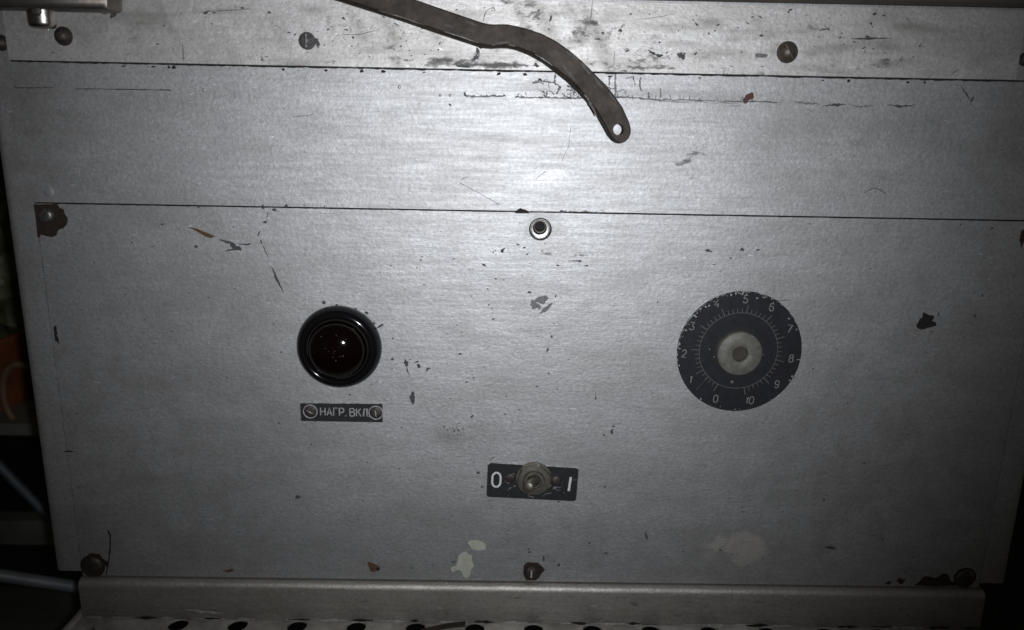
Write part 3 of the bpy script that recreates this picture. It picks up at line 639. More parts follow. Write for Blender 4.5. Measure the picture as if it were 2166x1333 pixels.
# ------------------------------------------------------------------ screws
def screw_mesh(R, h, p, slot_w, slot_d, ang, cx, cz, y, skirt=0.0):
    """slotted head: columns follow the slot so its walls stay straight"""
    e = R*0.02; half = slot_w/2
    xs = sorted(set([-R*math.cos(math.pi*i/26) for i in range(27)]+[-half-e, -half, half, half+e]))
    xs = [x for x in xs if abs(x) <= half or abs(x) >= half+e*.99]
    ts = [-math.cos(math.pi*j/20) for j in range(21)]; v = []; f = []; n = len(ts)
    for x in xs:
        zz = math.sqrt(max(R*R-x*x, 0))
        for t in ts:
            z = t*zz; r = math.hypot(x, z)/R
            hh = skirt+h*(1-min(1, r)**p)
            if abs(x) <= half+1e-9: hh = max(-0.0001, min(hh, skirt+h-slot_d))
            v.append((x, z, hh))
    for i in range(len(xs)-1):
        for j in range(n-1): f.append((i*n+j, (i+1)*n+j, (i+1)*n+j+1, i*n+j+1))
    rim = [i*n for i in range(len(xs))]+[i*n+n-1 for i in range(len(xs)-2, 0, -1)]
    base = len(v); v += [(v[k][0], v[k][1], -0.0003) for k in rim]; m = len(rim)
    f += [(rim[k], rim[(k+1) % m], base+(k+1) % m, base+k) for k in range(m)]
    c, s = math.cos(ang), math.sin(ang)
    return [(cx+x*c-z*s, y-q, cz+x*s+z*c) for x, z, q in v], f
def screw(px, py, rpx, mat, ang, h=.0016, p=2.2, y=0.0, skirt=0.0003, slot=.2, depth=.5, host=None, label=None, name='screw'):
    x, z = U(px, py, y-h*.4); k = mmpx(px, py, y)*rpx
    v, f = screw_mesh(k, h, p, k*2*slot*.5, h*depth+skirt*.5, math.radians(ang), x, z, y, skirt)
    o = obj(name, v, f, M[mat], smooth=True, sharp=35)
    if host is None: part(o)
    else: sub(o, host)
    if label: o['label'] = label
    return o
screw(648, 86, 18.5, 'screw_grey', -4, h=.0040, p=2.4, y=SY, slot=.2, depth=.5, label='dark steel domed screw with a vertical slot')
screw(1668, 110, 23, 'brass', 32, h=.0045, p=2.2, y=SY, slot=.17, depth=.4, label='brassy domed screw with a slanted slot')
screw(131, 76, 20, 'screw_rust', 60, h=.0038, p=2.4, y=SY, slot=.08, depth=.15, label='dark dirty domed screw below the latch')
screw(-1, 90, 17, 'screw_rust', 20, h=.003, y=0.0); screw(2172, 125, 15, 'screw_rust', 20, h=.003, y=0.0)
screw(96, 456, 17, 'screw_dark', -35, h=.0018, p=5, y=-.0002, slot=.2, depth=.5, label='slotted screw sunk in a rust patch')
screw(196, 1198, 19, 'screw_rust', 20, h=.0014, p=4, y=-.0001, slot=.1, depth=.3)
screw(1124, 1212, 13, 'screw_rust', 0, h=.0014, p=5, y=-.0002, slot=.3, depth=.5, label='rusty screw with a bright vertical slot')
screw(2040, 1224, 17, 'screw_rust', 20, h=.0012, p=4, y=-.0001, slot=.1, depth=.3)
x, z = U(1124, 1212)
part(MB().box(x-.0005, x+.0005, -.0013, -.0003, z-.0024, z+.0024).build('pale_slot_sliver', M['rim_bare']))
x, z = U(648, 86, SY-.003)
part(MB().box(x-.00035, x+.00035, SY-.0030, SY-.001, z-.0030, z+.0030).build('pale_slot_sliver', M['mark']))  # pale box paints the light reflected from the worn slot
# paint ring round the bottom-left and bottom-right screws
for px, py, r in ((196, 1198, 22), (2041, 1222, 20)):
    x, z = U(px, py); k = mmpx(px, py)*r
    part(MB().lathe([(k*.84, .00005), (k*.95, .00016), (k*1.12, .00002)], x, z).build('rust_ring', M['rust'], smooth=True))

# ------------------------------------------------------------------ indicator lamp
lx, lzz = U(719.5, 732); LR = mmpx(719, 732)*87.5
lamp = group_part('indicator_lamp', (lx, 0, lzz), 'round indicator lamp with glossy black bezel and dark red lens')
pb = [(LR*.985, 0), (LR, .0012), (LR*.995, .0028), (LR*.965, .0050), (LR*.91, .0070), (LR*.855, .0081), (LR*.80, .0084), (LR*.765, .0081), (LR*.745, .0072), (LR*.73, .0058), (LR*.715, .0050)]
sub(MB().lathe(pb, lx, lzz, seg=96).build('bezel', M['bakelite'], smooth=True, sharp=60), lamp)
LR2 = LR*.715
lens_p = [(LR2, .0048), (LR2, .0062), (LR2*.985, .0070)]+[(LR2*.965*math.cos(a), .0070+.0098*math.sin(a)) for a in [math.radians(q) for q in (4, 14, 24, 34, 44, 54, 64, 74, 82, 89.8)]]
sub(MB().lathe(lens_p, lx, lzz, seg=96).build('lens', M['lens'], smooth=True, sharp=60), lamp)
ring = [(LR2*1.0, .0058), (LR2*1.02, .0066), (LR2*.985, .0072), (LR2*.96, .0070)]
M['lens_rim'] = simple('dusty_lens_rim', (0.022, 0.018, 0.015), 0.5, nscale=60, col2=(0.004, 0.0035, 0.003))
sub(MB().lathe(ring, lx, lzz, seg=96).build('lens_rim', M['lens_rim'], smooth=True, sharp=70), lamp)

mb = MB()  # small discs on the dome paint the glints seen in the lens
for zx, zy, r in ((390, 440, 9), (515, 430, 7), (625, 412, 5), (595, 460, 7), (500, 560, 8), (485, 612, 6), (570, 602, 9), (420, 538, 5), (452, 562, 5), (512, 640, 7), (560, 490, 6), (495, 578, 5), (600, 432, 5), (545, 605, 6), (462, 410, 4)):
    yy = -.0150; x, z = U(580+zx/3.92, 600+zy/3.92, yy); q = min(.98, math.hypot(x-lx, z-lzz)/(LR2*.965)); yy = -(.0070+.0098*math.sqrt(1-q*q))-.00006
    x, z = U(580+zx/3.92, 600+zy/3.92, yy); mb.flat(blob(x, z, r/3.92*.00013, r/3.92*.00009, rng.uniform(0, 3), .4, n=8), yy)
M['glint'] = simple('reddish_glint', (0.16, 0.08, 0.06), 0.6)
sub(tag(mb.build('painted_glints', M['glint']), kind='stuff'), lamp)

# ------------------------------------------------------------------ lettering: engraved strokes in a unit cell (height 1)
def arc(cx, cy, rx, ry, a0, a1, n=10): return [(cx+rx*math.cos(math.radians(a0+(a1-a0)*i/n)), cy+ry*math.sin(math.radians(a0+(a1-a0)*i/n))) for i in range(n+1)]
G = {
 'Н': ([[(0, 0), (0, 1)], [(.55, 0), (.55, 1)], [(.06, .5), (.49, .5)]], .55), 'А': ([[(0, 0), (.3, 1), (.6, 0)], [(.14, .32), (.46, .32)]], .6), 'Г': ([[(0, 0), (0, 1), (.48, 1)]], .48),
 'Р': ([[(0, 0), (0, 1), (.3, 1)]+arc(.3, .72, .25, .28, 80, -80, 8)+[(.06, .44)]], .55), '.': ([[(0, -.03), (0, .08)]], .02),
 'В': ([[(0, 0), (0, 1), (.3, 1)]+arc(.3, .76, .22, .24, 75, -75, 7)+[(.06, .52)], [(.3, .52)]+arc(.3, .26, .26, .26, 75, -80, 7)+[(.06, 0)]], .56), 'К': ([[(0, 0), (0, 1)], [(.52, 1), (.07, .48)], [(.22, .6), (.55, 0)]], .55),
 'Л': ([[(0, .03), (.1, .1), (.2, 1), (.55, 1), (.55, 0)]], .55),
 '0': ([arc(.29, .66, .27, .34, 0, 180, 12)+arc(.29, .34, .27, .34, 180, 360, 12)+[(.56, .66)]], .58), '1': ([[(.03, .80), (.2, .97), (.2, 0)]], .25), 'I': ([[(0, 0), (0, 1)]], .02),
 '2': ([arc(.27, .72, .26, .28, 170, -40, 12)+[(0, 0), (.55, 0)]], .55), '3': ([[(.02, 1), (.52, 1), (.24, .6)]+arc(.25, .3, .28, .3, 85, -165, 14)], .55), '4': ([[(.36, 1), (0, .25), (.58, .25)], [(.42, .5), (.42, 0)]], .58),
 '5': ([[(.5, 1), (.08, 1), (.04, .55)]+arc(.26, .31, .28, .31, 120, -160, 14)], .55), '6': ([arc(.29, .70, .26, .30, 35, 175, 8)+[(.02, .30)]+arc(.28, .3, .26, .3, 195, 530, 16)], .56), '7': ([[(0, 1), (.54, 1), (.18, 0)]], .54),
 '8': ([arc(.28, .75, .22, .24, -85, 265, 16), arc(.28, .26, .28, .27, 80, 440, 16)], .56)}
G['9'] = ([[(.56-a, 1-b) for a, b in G['6'][0][0]]], .56)
def letters(mbs, text, cx, cz, h, w, y, gap=.26, tilt=0.0, center=True):
    adv = []; x = 0
    for ch in text:
        if ch == ' ': x += .28; continue
        st, wd = G[ch]; adv.append((x, st)); x += wd+gap
    x -= gap; k = 0; c, s = math.cos(tilt), math.sin(tilt)
    for ox, st in adv:
        for p in st:
            q = [((ox+a-(x/2 if center else 0))*h, (b-.5)*h) for a, b in p]
            mbs.ribbon([(cx+a*c-b*s, cz+a*s+b*c) for a, b in q], w, y-.000006*(k % 9)); k += 1
    return mbs
def rounded_rect(corners, r, n=5):
    out = []
    for i in range(4):
        p = Vector(corners[i]); a = (Vector(corners[i-1])-p).normalized(); b = (Vector(corners[(i+1) % 4])-p).normalized()
        c = p+(a+b)*r
        a0 = math.atan2(-b.y, -b.x); a1 = math.atan2(-a.y, -a.x)
        while a1-a0 > math.pi: a1 -= 2*math.pi
        while a1-a0 < -math.pi: a1 += 2*math.pi
        for k in range(n+1):
            q = a0+(a1-a0)*k/n; out.append((c.x+r*math.cos(q), c.y+r*math.sin(q)))
    return out
def label_plate(name, corners_px, th, r, host, mat='plate_black'):
    pts = rounded_rect([U(*p) for p in corners_px], r)
    pl = MB(); n = len(pts); cx = sum(p[0] for p in pts)/n; cz = sum(p[1] for p in pts)/n
    def inset(d): return [(x-(x-cx)/max(abs(x-cx), 1e-6)*min(d, abs(x-cx)), z-(z-cz)/max(abs(z-cz), 1e-6)*min(d, abs(z-cz))) for x, z in pts]
    a, b_ = pts, inset(.00025)
    v = [(x, 0.0, z) for x, z in a]+[(x, -th*.75, z) for x, z in a]+[(x, -th, z) for x, z in b_]
    f = [(i, (i+1) % n, (i+1) % n+n, i+n) for i in range(n)]+[(i+n, (i+1) % n+n, (i+1) % n+2*n, i+2*n) for i in range(n)]
    e = sub(obj('bare_edge', v, f, M['plate_edge']), host)
    face = sub(obj('plate', [(x, -th, z) for x, z in b_], [tuple(range(n))], M[mat]), host)
    return face

# nameplate
nx, nz2 = U(723, 872)
name = group_part('nameplate', (nx, 0, nz2), 'small black nameplate with white lettering and two screws under the lamp')
label_plate('nameplate', [(635, 851), (810, 852.5), (811, 893), (637, 890)], .0009, .0006, name)
mb = letters(MB(), 'НАГР. ВКЛ.', *U(729.5, 872, -.001), mmpx(729, 872)*16.5, .00072, -.00094, gap=.23, tilt=math.radians(-.8))
sub(mb.build('lettering', M['mark']), name)
for px, py, a in ((656.5, 870.5, 62), (795, 873, 8)):
    screw(px, py, 13, 'screw_rust', a, h=.0008, p=5, y=-.0009, skirt=.0003, slot=.16, depth=.7, host=name)
    x, z = U(px, py, -.001); k = mmpx(px, py)
    sub(MB().lathe([(12.6*k, .0002), (13.4*k, .0006), (14.6*k, .0006), (15.2*k, 0)], x, z, -.0009, 36).build('screw_rim', M['rim_bare'], smooth=True), name)
    sl = MB(); t = math.radians(a+90)
    sl.ribbon(jagged([(x-8*k*math.cos(t), z-8*k*math.sin(t)), (x, z), (x+8*k*math.cos(t), z+8*k*math.sin(t))], .0002, 3), .0007, -.0022, jit=.5, taper=True)
    sub(sl.build('bright_slot', M['rim_bare']), name)

# ------------------------------------------------------------------ round scale
dx, dz = U(1563, 744.5); DK = mmpx(1563, 744.5); DR = DK*129
dial = group_part('round_scale', (dx, 0, dz), 'round black scale disc numbered zero to ten with a yellowed plastic hub')
sub(MB().lathe([(DR*.996, .0009), (.00002, .0009)], dx, dz, seg=128).build('disc', M['dial_black'], smooth=True), dial)
sub(MB().lathe([(DR, 0), (DR, .0007), (DR*.996, .0009)], dx, dz, seg=128).build('disc_edge', M['dial_black']), dial)
# worn bright rim, upper left, and nicks
TH = .0010
mb = MB(); r5 = random.Random(21)
def dpt(r, a): a = math.radians(90-a); return (dx+r*math.cos(a), dz+r*math.sin(a))
a = -100
while a < 70:
    l = r5.uniform(2, 9); w = r5.uniform(.0002, .00055) if a < 15 else r5.uniform(.0001, .0003)
    mb.ribbon([dpt(DR*.993, a+l*i/5) for i in range(6)], w, -TH, jit=.5, taper=True); a += l+r5.uniform(0, 3 if a < -10 else 9)
for k in range(46):
    a = r5.choice([r5.uniform(-70, 30), r5.uniform(-160, 200)]); p = dpt(DR*r5.uniform(.95, .985), a); s = r5.uniform(.0002, .0007)
    mb.flat(blob(p[0], p[1], s, s*.6, r5.uniform(0, 3), .4, n=9), -TH-.00001*k/10)
for zx, zy, rx, ry in ((865, 175, 10, 7), (1155, 362, 12, 5), (220, 470, 14, 4), (310, 345, 9, 6), (430, 245, 10, 8), (160, 635, 12, 4), (435, 640, 7, 3), (475, 710, 6, 5), (925, 690, 4, 4), (1235, 735, 10, 3)):
    x, z = U(1400+zx/4.3, 590+zy/4.3, -TH); mb.flat(blob(x, z, rx/4.3*DK, ry/4.3*DK, 0, .4, n=10), -TH-.00002)
sub(mb.build('rim_wear', M['plate_edge']), dial)
cxd, czd = U(1562, 742.5, -TH); RR = DK*81
mb = MB(); mb.ribbon([(cxd+RR*math.cos(2*math.pi*i/120), czd+RR*math.sin(2*math.pi*i/120)) for i in range(120)], .00024, -TH, close=True)
for u in range(51):
    a = math.radians(90-(206.7+u*320/50)); r1 = RR*1.006; r2_ = RR+DK*(17 if u % 5 == 0 else 9)
    mb.ribbon([(cxd+r1*math.cos(a), czd+r1*math.sin(a)), (cxd+r2_*math.cos(a), czd+r2_*math.sin(a))], .00028 if u % 5 else .00034, -TH-.000008)
x, z = U(1400+637/4.3, 590+937/4.3, -TH); mb.flat(blob(x, z, .0009, .0009, 0, .05, n=16), -TH-.00001)
mb.ribbon(zpts([(310, 1005), (360, 945), (420, 885)], 1400, 590, 4.3), .00016, -TH-.00001, jit=.5)
sub(mb.build('scale_marks', M['mark_dim']), dial)
for t, (zx, zy) in {'0': (490, 1090), '1': (262, 912), '2': (203, 680), '3': (275, 430), '4': (503, 222), '5': (763, 185), '6': (1000, 258), '7': (1163, 455), '8': (1177, 723), '9': (1047, 958), '10': (800, 1103)}.items():
    x, z = U(1400+zx/4.3, 590+zy/4.3, -TH)
    mb = letters(MB(), t, x, z, DK*16, .00052, -TH, gap=.2, tilt=math.radians(-5))
    sub(mb.build('numeral', M['numeral']), dial)
hxd, hzd = U(1565, 748.5, -.004); HK = DK*46.5
sub(MB().lathe([(HK*1.0, .0009), (HK*1.0, .0034), (HK*.985, .0043), (HK*.95, .0047), (HK*.80, .0048), (HK*.77, .0050), (HK*.60, .0052), (HK*.37, .0052), (HK*.345, .0049), (HK*.34, .0030)], hxd, hzd, seg=72).build('hub', M['hub'], smooth=True, sharp=45), dial)
sub(MB().lathe([(HK*.345, .0030), (HK*.33, .0024), (.00002, .0022)], hxd, hzd, seg=48).build('shaft_hole', M['hub_hole'], smooth=True), dial)

# ------------------------------------------------------------------ toggle switch
tx, tz = U(1129, 1015)
tog = group_part('toggle_switch', (tx, 0, tz), 'metal toggle switch on a black plate marked 0 and I')
label_plate('plate', [(1031.5, 977), (1224.5, 988), (1219, 1059.5), (1028, 1050)], .0010, .0018, tog)
TK = mmpx(1129, 1015)
for t, px, py, w, tl in (('0', 1050, 1015, .00115, -2), ('I', 1205.5, 1024, .00135, -6)):
    sub(letters(MB(), t, *U(px, py, -.001), TK*31, w, -.00105, tilt=math.radians(tl)).build('numeral', M['mark_bright']), tog)
nxx, nzz = U(1129.5, 1015.5, -.003)
hexv = []
def hexring(R, h, round_=0.0, n=48): return [(nxx+R*(1+round_*(1/math.cos((a % (math.pi/3))-math.pi/6)-1))*math.cos(a+.25), -h, nzz+R*(1+round_*(1/math.cos((a % (math.pi/3))-math.pi/6)-1))*math.sin(a+.25)) for a in [2*math.pi*i/n for i in range(n)]]
R0 = TK*31; rings = [hexring(R0, .001, 1), hexring(R0, .0030, 1), hexring(R0*.985, .0036, .35), hexring(TK*22, .0038, 0), hexring(TK*21, .0036, 0), hexring(TK*20.5, .0052, 0), hexring(TK*19.5, .0056, 0), hexring(TK*16.0, .0056, 0), hexring(TK*15, .0040, 0), hexring(TK*6, .0036, 0)]
v = [p for r in rings for p in r]; f = [(i*48+k, i*48+(k+1) % 48, (i+1)*48+(k+1) % 48, (i+1)*48+k) for i in range(len(rings)-1) for k in range(48)]
sub(obj('nut', v, f, M['nickel'], smooth=True, sharp=30), tog)
sub(MB().lathe([(TK*36, .0010), (TK*35.5, .00135), (TK*30, .0014)], nxx, nzz, seg=60).build('washer', M['nickel'], smooth=True), tog)
ex, ez = U(1117, 1032.5, -.0155)
A = Vector((nxx, -.0030, nzz)); B = Vector((ex, -.0150, ez))
pts = [A.lerp(B, t) for t in (0, .15, .3, .5, .7, .85, .93, .98, 1.0)]
rad = [TK*15*q for q in (.93, .86, .62, .58, .68, .76, .72, .52, .12)]
sub(MB().tube(pts, rad, 28).build('lever', M['nickel'], smooth=True, sharp=60), tog)
screw(1079, 1012, 10.5, 'screw_rust', 75, h=.0009, p=4, y=-.0010, slot=.2, depth=.6, host=tog); screw(1176.5, 1017.5, 11.5, 'screw_rust', -35, h=.0012, p=3.5, y=-.0010, slot=.14, depth=.4, host=tog)
mb = MB(); ZT = (980, 940, 7.22)
for p, w in ((((655, 580), (690, 592), (730, 580), (775, 565)), .0005), (((1305, 545), (1300, 600), (1310, 660)), .0006), (((1310, 640), (1345, 625)), .0004), (((1200, 805), (1260, 755), (1355, 738)), .00022), (((1385, 690), (1400, 660), (1420, 690)), .0004), (((665, 710), (710, 672), (760, 655)), .0002),
             (((770, 640), (805, 630)), .0005), (((1360, 690), (1390, 650), (1500, 655)), .0003), (((985, 785), (1080, 812)), .0003), (((760, 440), (790, 460)), .0004), (((840, 470), (835, 560), (850, 640)), .0005)):
    mb.ribbon(jagged([U(ZT[0]+a/ZT[2], ZT[1]+b/ZT[2], -.001) for a, b in p], .00008, 3), w, -.00106-.00001*len(mb.f) % .0001, taper=True, jit=.4)
for k in range(40):
    px, py = r5.uniform(1036, 1220), r5.uniform(984, 1052)+0; s = r5.uniform(.3, 1.3)*TK
    if abs(px-1129) < 34: continue
    x, z = U(px, py+(px-1129)*.05, -.001); mb.flat(blob(x, z, s, s*.6, 0, .4, n=8), -.00112-.000001*k)
sub(mb.build('plate_scuffs', M['mark']), tog)

# ------------------------------------------------------------------ latch at the top left
latch = group_part('latch', (-.245, 0, .06), 'dark steel latch bar with a polished round stud')
ly0 = -.020
def rbox(name, corners, y0, y1, r, mat, host):
    pts = rounded_rect(corners, r); n = len(pts); m = MB()
    cx = sum(p[0] for p in pts)/n; cz = sum(p[1] for p in pts)/n; b = .0008
    ins = [(cx+(x-cx)*(1-b/max(.004, abs(x-cx))), cz+(z-cz)*(1-b/max(.004, abs(z-cz)))) for x, z in pts]
    v = [(x, y0, z) for x, z in ins]+[(x, y0+b, z) for x, z in pts]+[(x, y1, z) for x, z in pts]
    f = [tuple(range(n))]+[(k*n+i, k*n+(i+1) % n, (k+1)*n+(i+1) % n, (k+1)*n+i) for k in (0, 1) for i in range(n)]+[tuple(2*n+i for i in range(n))]
    return sub(obj(name, v, f, M[mat], smooth=True, sharp=50), host)
rbox('bar', [U(-120, -60, ly0), U(228, -60, ly0), U(228, 19, ly0), U(-120, 11, ly0)][::-1], ly0, -.0062, .0022, 'latch', latch)
# stud: upright post with a ball foot
sx_, _ = U(80, 40, -.012); _, zt = U(80, 5, -.012); _, zb = U(80, 58, -.012); sr = mmpx(80, 40, -.012)*28
P0 = []
for q, rr in ((zt, 1), (zt-(zt-zb)*.3, 1), (zb+sr*.35, 1), (zb+sr*.12, .93), (zb, .72), (zb-.0002, .05)): P0.append(((sx_, -.0085, q), sr*rr))
seg = 28; v = []; f = []
for (cx_, cy_, cz_), rr in P0:
    for k in range(seg): a = 2*math.pi*k/seg; v.append((cx_+rr*math.cos(a), cy_+rr*.9*math.sin(a), cz_))
for i in range(len(P0)-1):
    for k in range(seg): f.append((i*seg+k, i*seg+(k+1) % seg, (i+1)*seg+(k+1) % seg, (i+1)*seg+k))
M['stud'] = simple('polished_stud', (0.50, 0.47, 0.43), 0.30, 1.0, nscale=140, namp=0.5, bump=.1)
sub(obj('stud', v, f, M['stud'], smooth=True, sharp=50), latch)
x, z = U(72, 22, -.0175); sub(MB().lathe([(.0022, 0), (.0022, .001), (.0015, .0018), (.00002, .002)], x, z, -.0150, 20).build('rivet', M['latch'], smooth=True), latch)

# ------------------------------------------------------------------ lever arm hanging in front of the strip
lev = tag(empty('lever_arm', None, (0.0, -.024, .06)), 'dark brown flat steel lever arm with a hole at its curved end', 'lever')
LYF, LYB = -.0265, -.0215
up = [(430, -135), (600, -85), (720, -50), (800, -25), (881, 0), (950, 24), (1021, 48), (1033, 50.5), (1046, 51.5), (1060, 51), (1074, 51.5), (1090, 54.5), (1110, 59), (1146, 71), (1175, 86), (1204, 106), (1232, 130), (1259, 157), (1282, 180), (1302, 205), (1317, 227), (1327, 249), (1332.5, 262), (1335, 274), (1334, 284), (1330, 293), (1323, 300), (1316, 303)]
lo = [(430, -82), (600, -33), (717, 0), (780, 20), (850, 42), (931, 70), (1013, 97), (1027, 100), (1041, 101), (1058, 100), (1074, 100), (1090, 103), (1108, 109), (1126, 117), (1152, 132), (1177, 151), (1201, 170), (1224, 192), (1245, 215), (1262, 238), (1268, 248), (1274, 259), (1280.5, 270.5), (1286, 281), (1291, 289), (1298, 297), (1306, 302), (1312, 303.4)]
def at_(p, y): return Vector((U(*p, y)[0], y, U(*p, y)[1]))
def lev_section(u, l, i):
    """9-point cross-section: rounded bar, wide chamfer on the lower edge"""
    a = Vector(U(*u, LYF)); b = Vector(U(*l, LYF)); d = (b-a); w = d.length; d /= w
    c = min(.0014 if i < 18 else .0010, w*.3); e = min(.0006, w*.2)
    return [(a+d*e, LYF), (b-d*c, LYF), (b-d*c*.45, LYF+.0007), (b, LYF+.0021), (b, LYB-.0004), (b-d*e, LYB), (a+d*e, LYB), (a, LYB-.0005), (a, LYF+.0005)]
v = []; f = []; n = 9
for i, (u, l) in enumerate(zip(up, lo)):
    for p, y in lev_section(u, l, i): v.append((p.x, y+.00018*noise.noise(Vector((p.x*90, p.y*90, 0))), p.y))
for i in range(len(up)-1):
    for k in range(n): f.append((i*n+k, i*n+(k+1) % n, (i+1)*n+(k+1) % n, (i+1)*n+k))
f.append(tuple(range(n))); f.append(tuple((len(up)-1)*n+k for k in range(n)))
def subL(o): o.parent = lev; o.matrix_parent_inverse = Matrix.Translation(-Vector(lev.location)); return o
arm_raw = obj('arm_raw', v, f, M['lever_steel'])
hc = Vector(U(1309, 274, LYF)); k_ = mmpx(1309, 274, LYF)
cut = MB().lathe([(.00001, .05), (k_*12, .05), (k_*12, .0), (.00001, .0)], hc.x, hc.y, 0, 40, close=True).build('cutter', M['lever_steel'])
bo = arm_raw.modifiers.new('hole', 'BOOLEAN'); bo.object = cut; bo.operation = 'DIFFERENCE'; bo.solver = 'EXACT'
bpy.context.view_layer.update()
me = bpy.data.meshes.new_from_object(arm_raw.evaluated_get(bpy.context.evaluated_depsgraph_get()))
bpy.data.objects.remove(arm_raw); bpy.data.objects.remove(cut)
me.polygons.foreach_set('use_smooth', [True]*len(me.polygons)); me.set_sharp_from_angle(angle=math.radians(28))
arm = bpy.data.objects.new('arm', me); COL.objects.link(arm); subL(arm)
mb = MB()
for p, w in ((((1196, 108), (1215, 122), (1225, 128)), .0011), (((1228, 133), (1240, 147), (1248, 158)), .0014), (((1206, 118), (1216, 126)), .0008), (((1258, 163), (1266, 176), (1274, 186)), .0010), (((1040, 96), (1060, 91), (1078, 90)), .0010), (((985, 45), (1000, 50), (1012, 56)), .0009), (((1288, 196), (1300, 214)), .0008), (((1190, 138), (1200, 150), (1222, 178)), .0007), (((1240, 205), (1252, 225), (1262, 246)), .0012), (((940, 52), (960, 60)), .0008), (((1170, 108), (1184, 116)), .0007)):
    mb.ribbon(jagged([U(*q, LYF) for q in p], .0002, 4), w, LYF-.00034, taper=True, jit=.5)
M['scuff'] = simple('dark_scuffed_steel', (0.016, 0.013, 0.011), 0.6, nscale=400)
o = subL(mb.build('dark_scuffs', M['scuff'])); o['kind'] = 'stuff'
mb = MB()  # pale ribbons paint the shine along the worn lower edge
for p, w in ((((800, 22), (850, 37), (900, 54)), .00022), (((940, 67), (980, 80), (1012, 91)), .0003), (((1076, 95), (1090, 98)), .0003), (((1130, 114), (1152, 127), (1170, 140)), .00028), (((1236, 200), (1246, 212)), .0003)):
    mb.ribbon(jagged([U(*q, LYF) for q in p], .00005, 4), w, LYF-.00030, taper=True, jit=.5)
o = subL(mb.build('bare_edge_shine', M['mark'])); o['kind'] = 'stuff'
pv = Vector(U(452, -105, LYB))
subL(MB().lathe([(.0065, LYB*-1+.009), (.0065, .0062)], pv.x, pv.y, 0.0, 32).lathe([(.00002, .0305), (.0055, .0305), (.0065, .0298), (.0065, .0262)], pv.x, pv.y, 0.0, 32).build('pivot_pin', M['screw_dark'], smooth=True))

# ------------------------------------------------------------------ perforated stand under the cabinet
PZ = -0.2857
stand = tag(empty('perforated_stand', None, (0.02, .12, -.9)), 'pale grey enamelled stand with a perforated top under the cabinet', 'stand')
def subS(o): o.parent = stand; o.matrix_parent_inverse = Matrix.Translation(-Vector(stand.location)); return o
holes_px = [(380, 1316), (505, 1320), (628, 1326), (752, 1331), (872, 1336)]
hp = [UZ(px, py, PZ) for px, py in holes_px]
hy = sum(p[1] for p in hp[:4])/4; step = (hp[3][0]-hp[0][0])/3; hr = (UZ(526, 1320, PZ)[0]-UZ(484, 1320, PZ)[0])/2
xl = UZ(140, 1297, PZ)[0]
hl = [(hp[0][0]+step*k, hy) for k in range(0, 18)]+[(hp[0][0]+step*(k+.5), hy-step*.6) for k in range(0, 18)]+[UZ(178, 1338, PZ), UZ(292, 1343, PZ)]
hl = [h for h in hl if xl+.012 < h[0] < .275]
# top built lying flat with the sheet helper, then tipped over
cols2 = [(x, 0.0) for x in lin(xl+.011, .288, .0035)]; rows = lin(-.35, .052, .0035)      # rows run towards the viewer
top = sheet('perforated_top', cols2, rows, M['grey_plate'], None, back=.0015, holes=[(x, -y, hr) for x, y in hl])
co = np.empty(len(top.data.vertices)*3, np.float32); top.data.vertices.foreach_get('co', co); co = co.reshape(-1, 3)
new = np.stack([co[:, 0], -co[:, 2], PZ-co[:, 1]], 1); top.data.vertices.foreach_set('co', new.ravel()); top.data.update(); subS(top)
# rolled left and front rims
v = []; f = []; ys = lin(-.052, .35, .01); rr = .011
for y in ys:
    for q in (90, 110, 130, 150, 170, 190): a = math.radians(q); v.append((xl+.011+rr*math.cos(a), y, PZ-rr+rr*math.sin(a)))
    v.append((xl, y, PZ-.03))
for i in range(len(ys)-1):
    for k in range(6): f.append((i*7+k, i*7+k+1, (i+1)*7+k+1, (i+1)*7+k))
M['rim'] = simple('chipped_pale_enamel', (0.82, 0.81, 0.75), 0.3, nscale=40, col2=(0.42, 0.40, 0.36), bump=.1)
subS(obj('side_rim', v, f, M['rim'], smooth=True, sharp=60))
for x0 in (xl+.004, .255):
    for y0 in (-.045, .31): subS(MB().box(x0, x0+.03, y0, y0+.03, -.90, PZ-.006).build('leg', M['rack']))
subS(MB().box(xl+.004, .286, -.05, .345, -.336, -.331).build('under_tray', M['dark_inside']))
# scrap of dark metal lying on the stand, in front of the apron
a_, b_ = UZ(985, 1318, PZ), UZ(905, 1331, PZ)
scrap = MB(); n = 10; v = []; f = []
for i in range(n+1):
    t = i/n; x = a_[0]+(b_[0]-a_[0])*t*1.2; y = a_[1]+(b_[1]-a_[1])*t*1.2-.0035; h = .0015+.002*math.sin(t*2.2)
    for dy in (-.0022, .0022):
        for dz in (0, .0007): v.append((x, y+dy, PZ+h*(1-t*.7)+dz))
for i in range(n):
    p, q = i*4, i*4+4
    f += [(p, q, q+1, p+1), (p+2, p+3, q+3, q+2), (p, p+2, q+2, q), (p+1, q+1, q+3, p+3)]
f += [(0, 1, 3, 2), (n*4, n*4+2, n*4+3, n*4+1)]
so = obj('metal_scrap', v, f, M['lever_steel']); tag(so, 'narrow dark metal scrap lying on the perforated top', 'scrap')

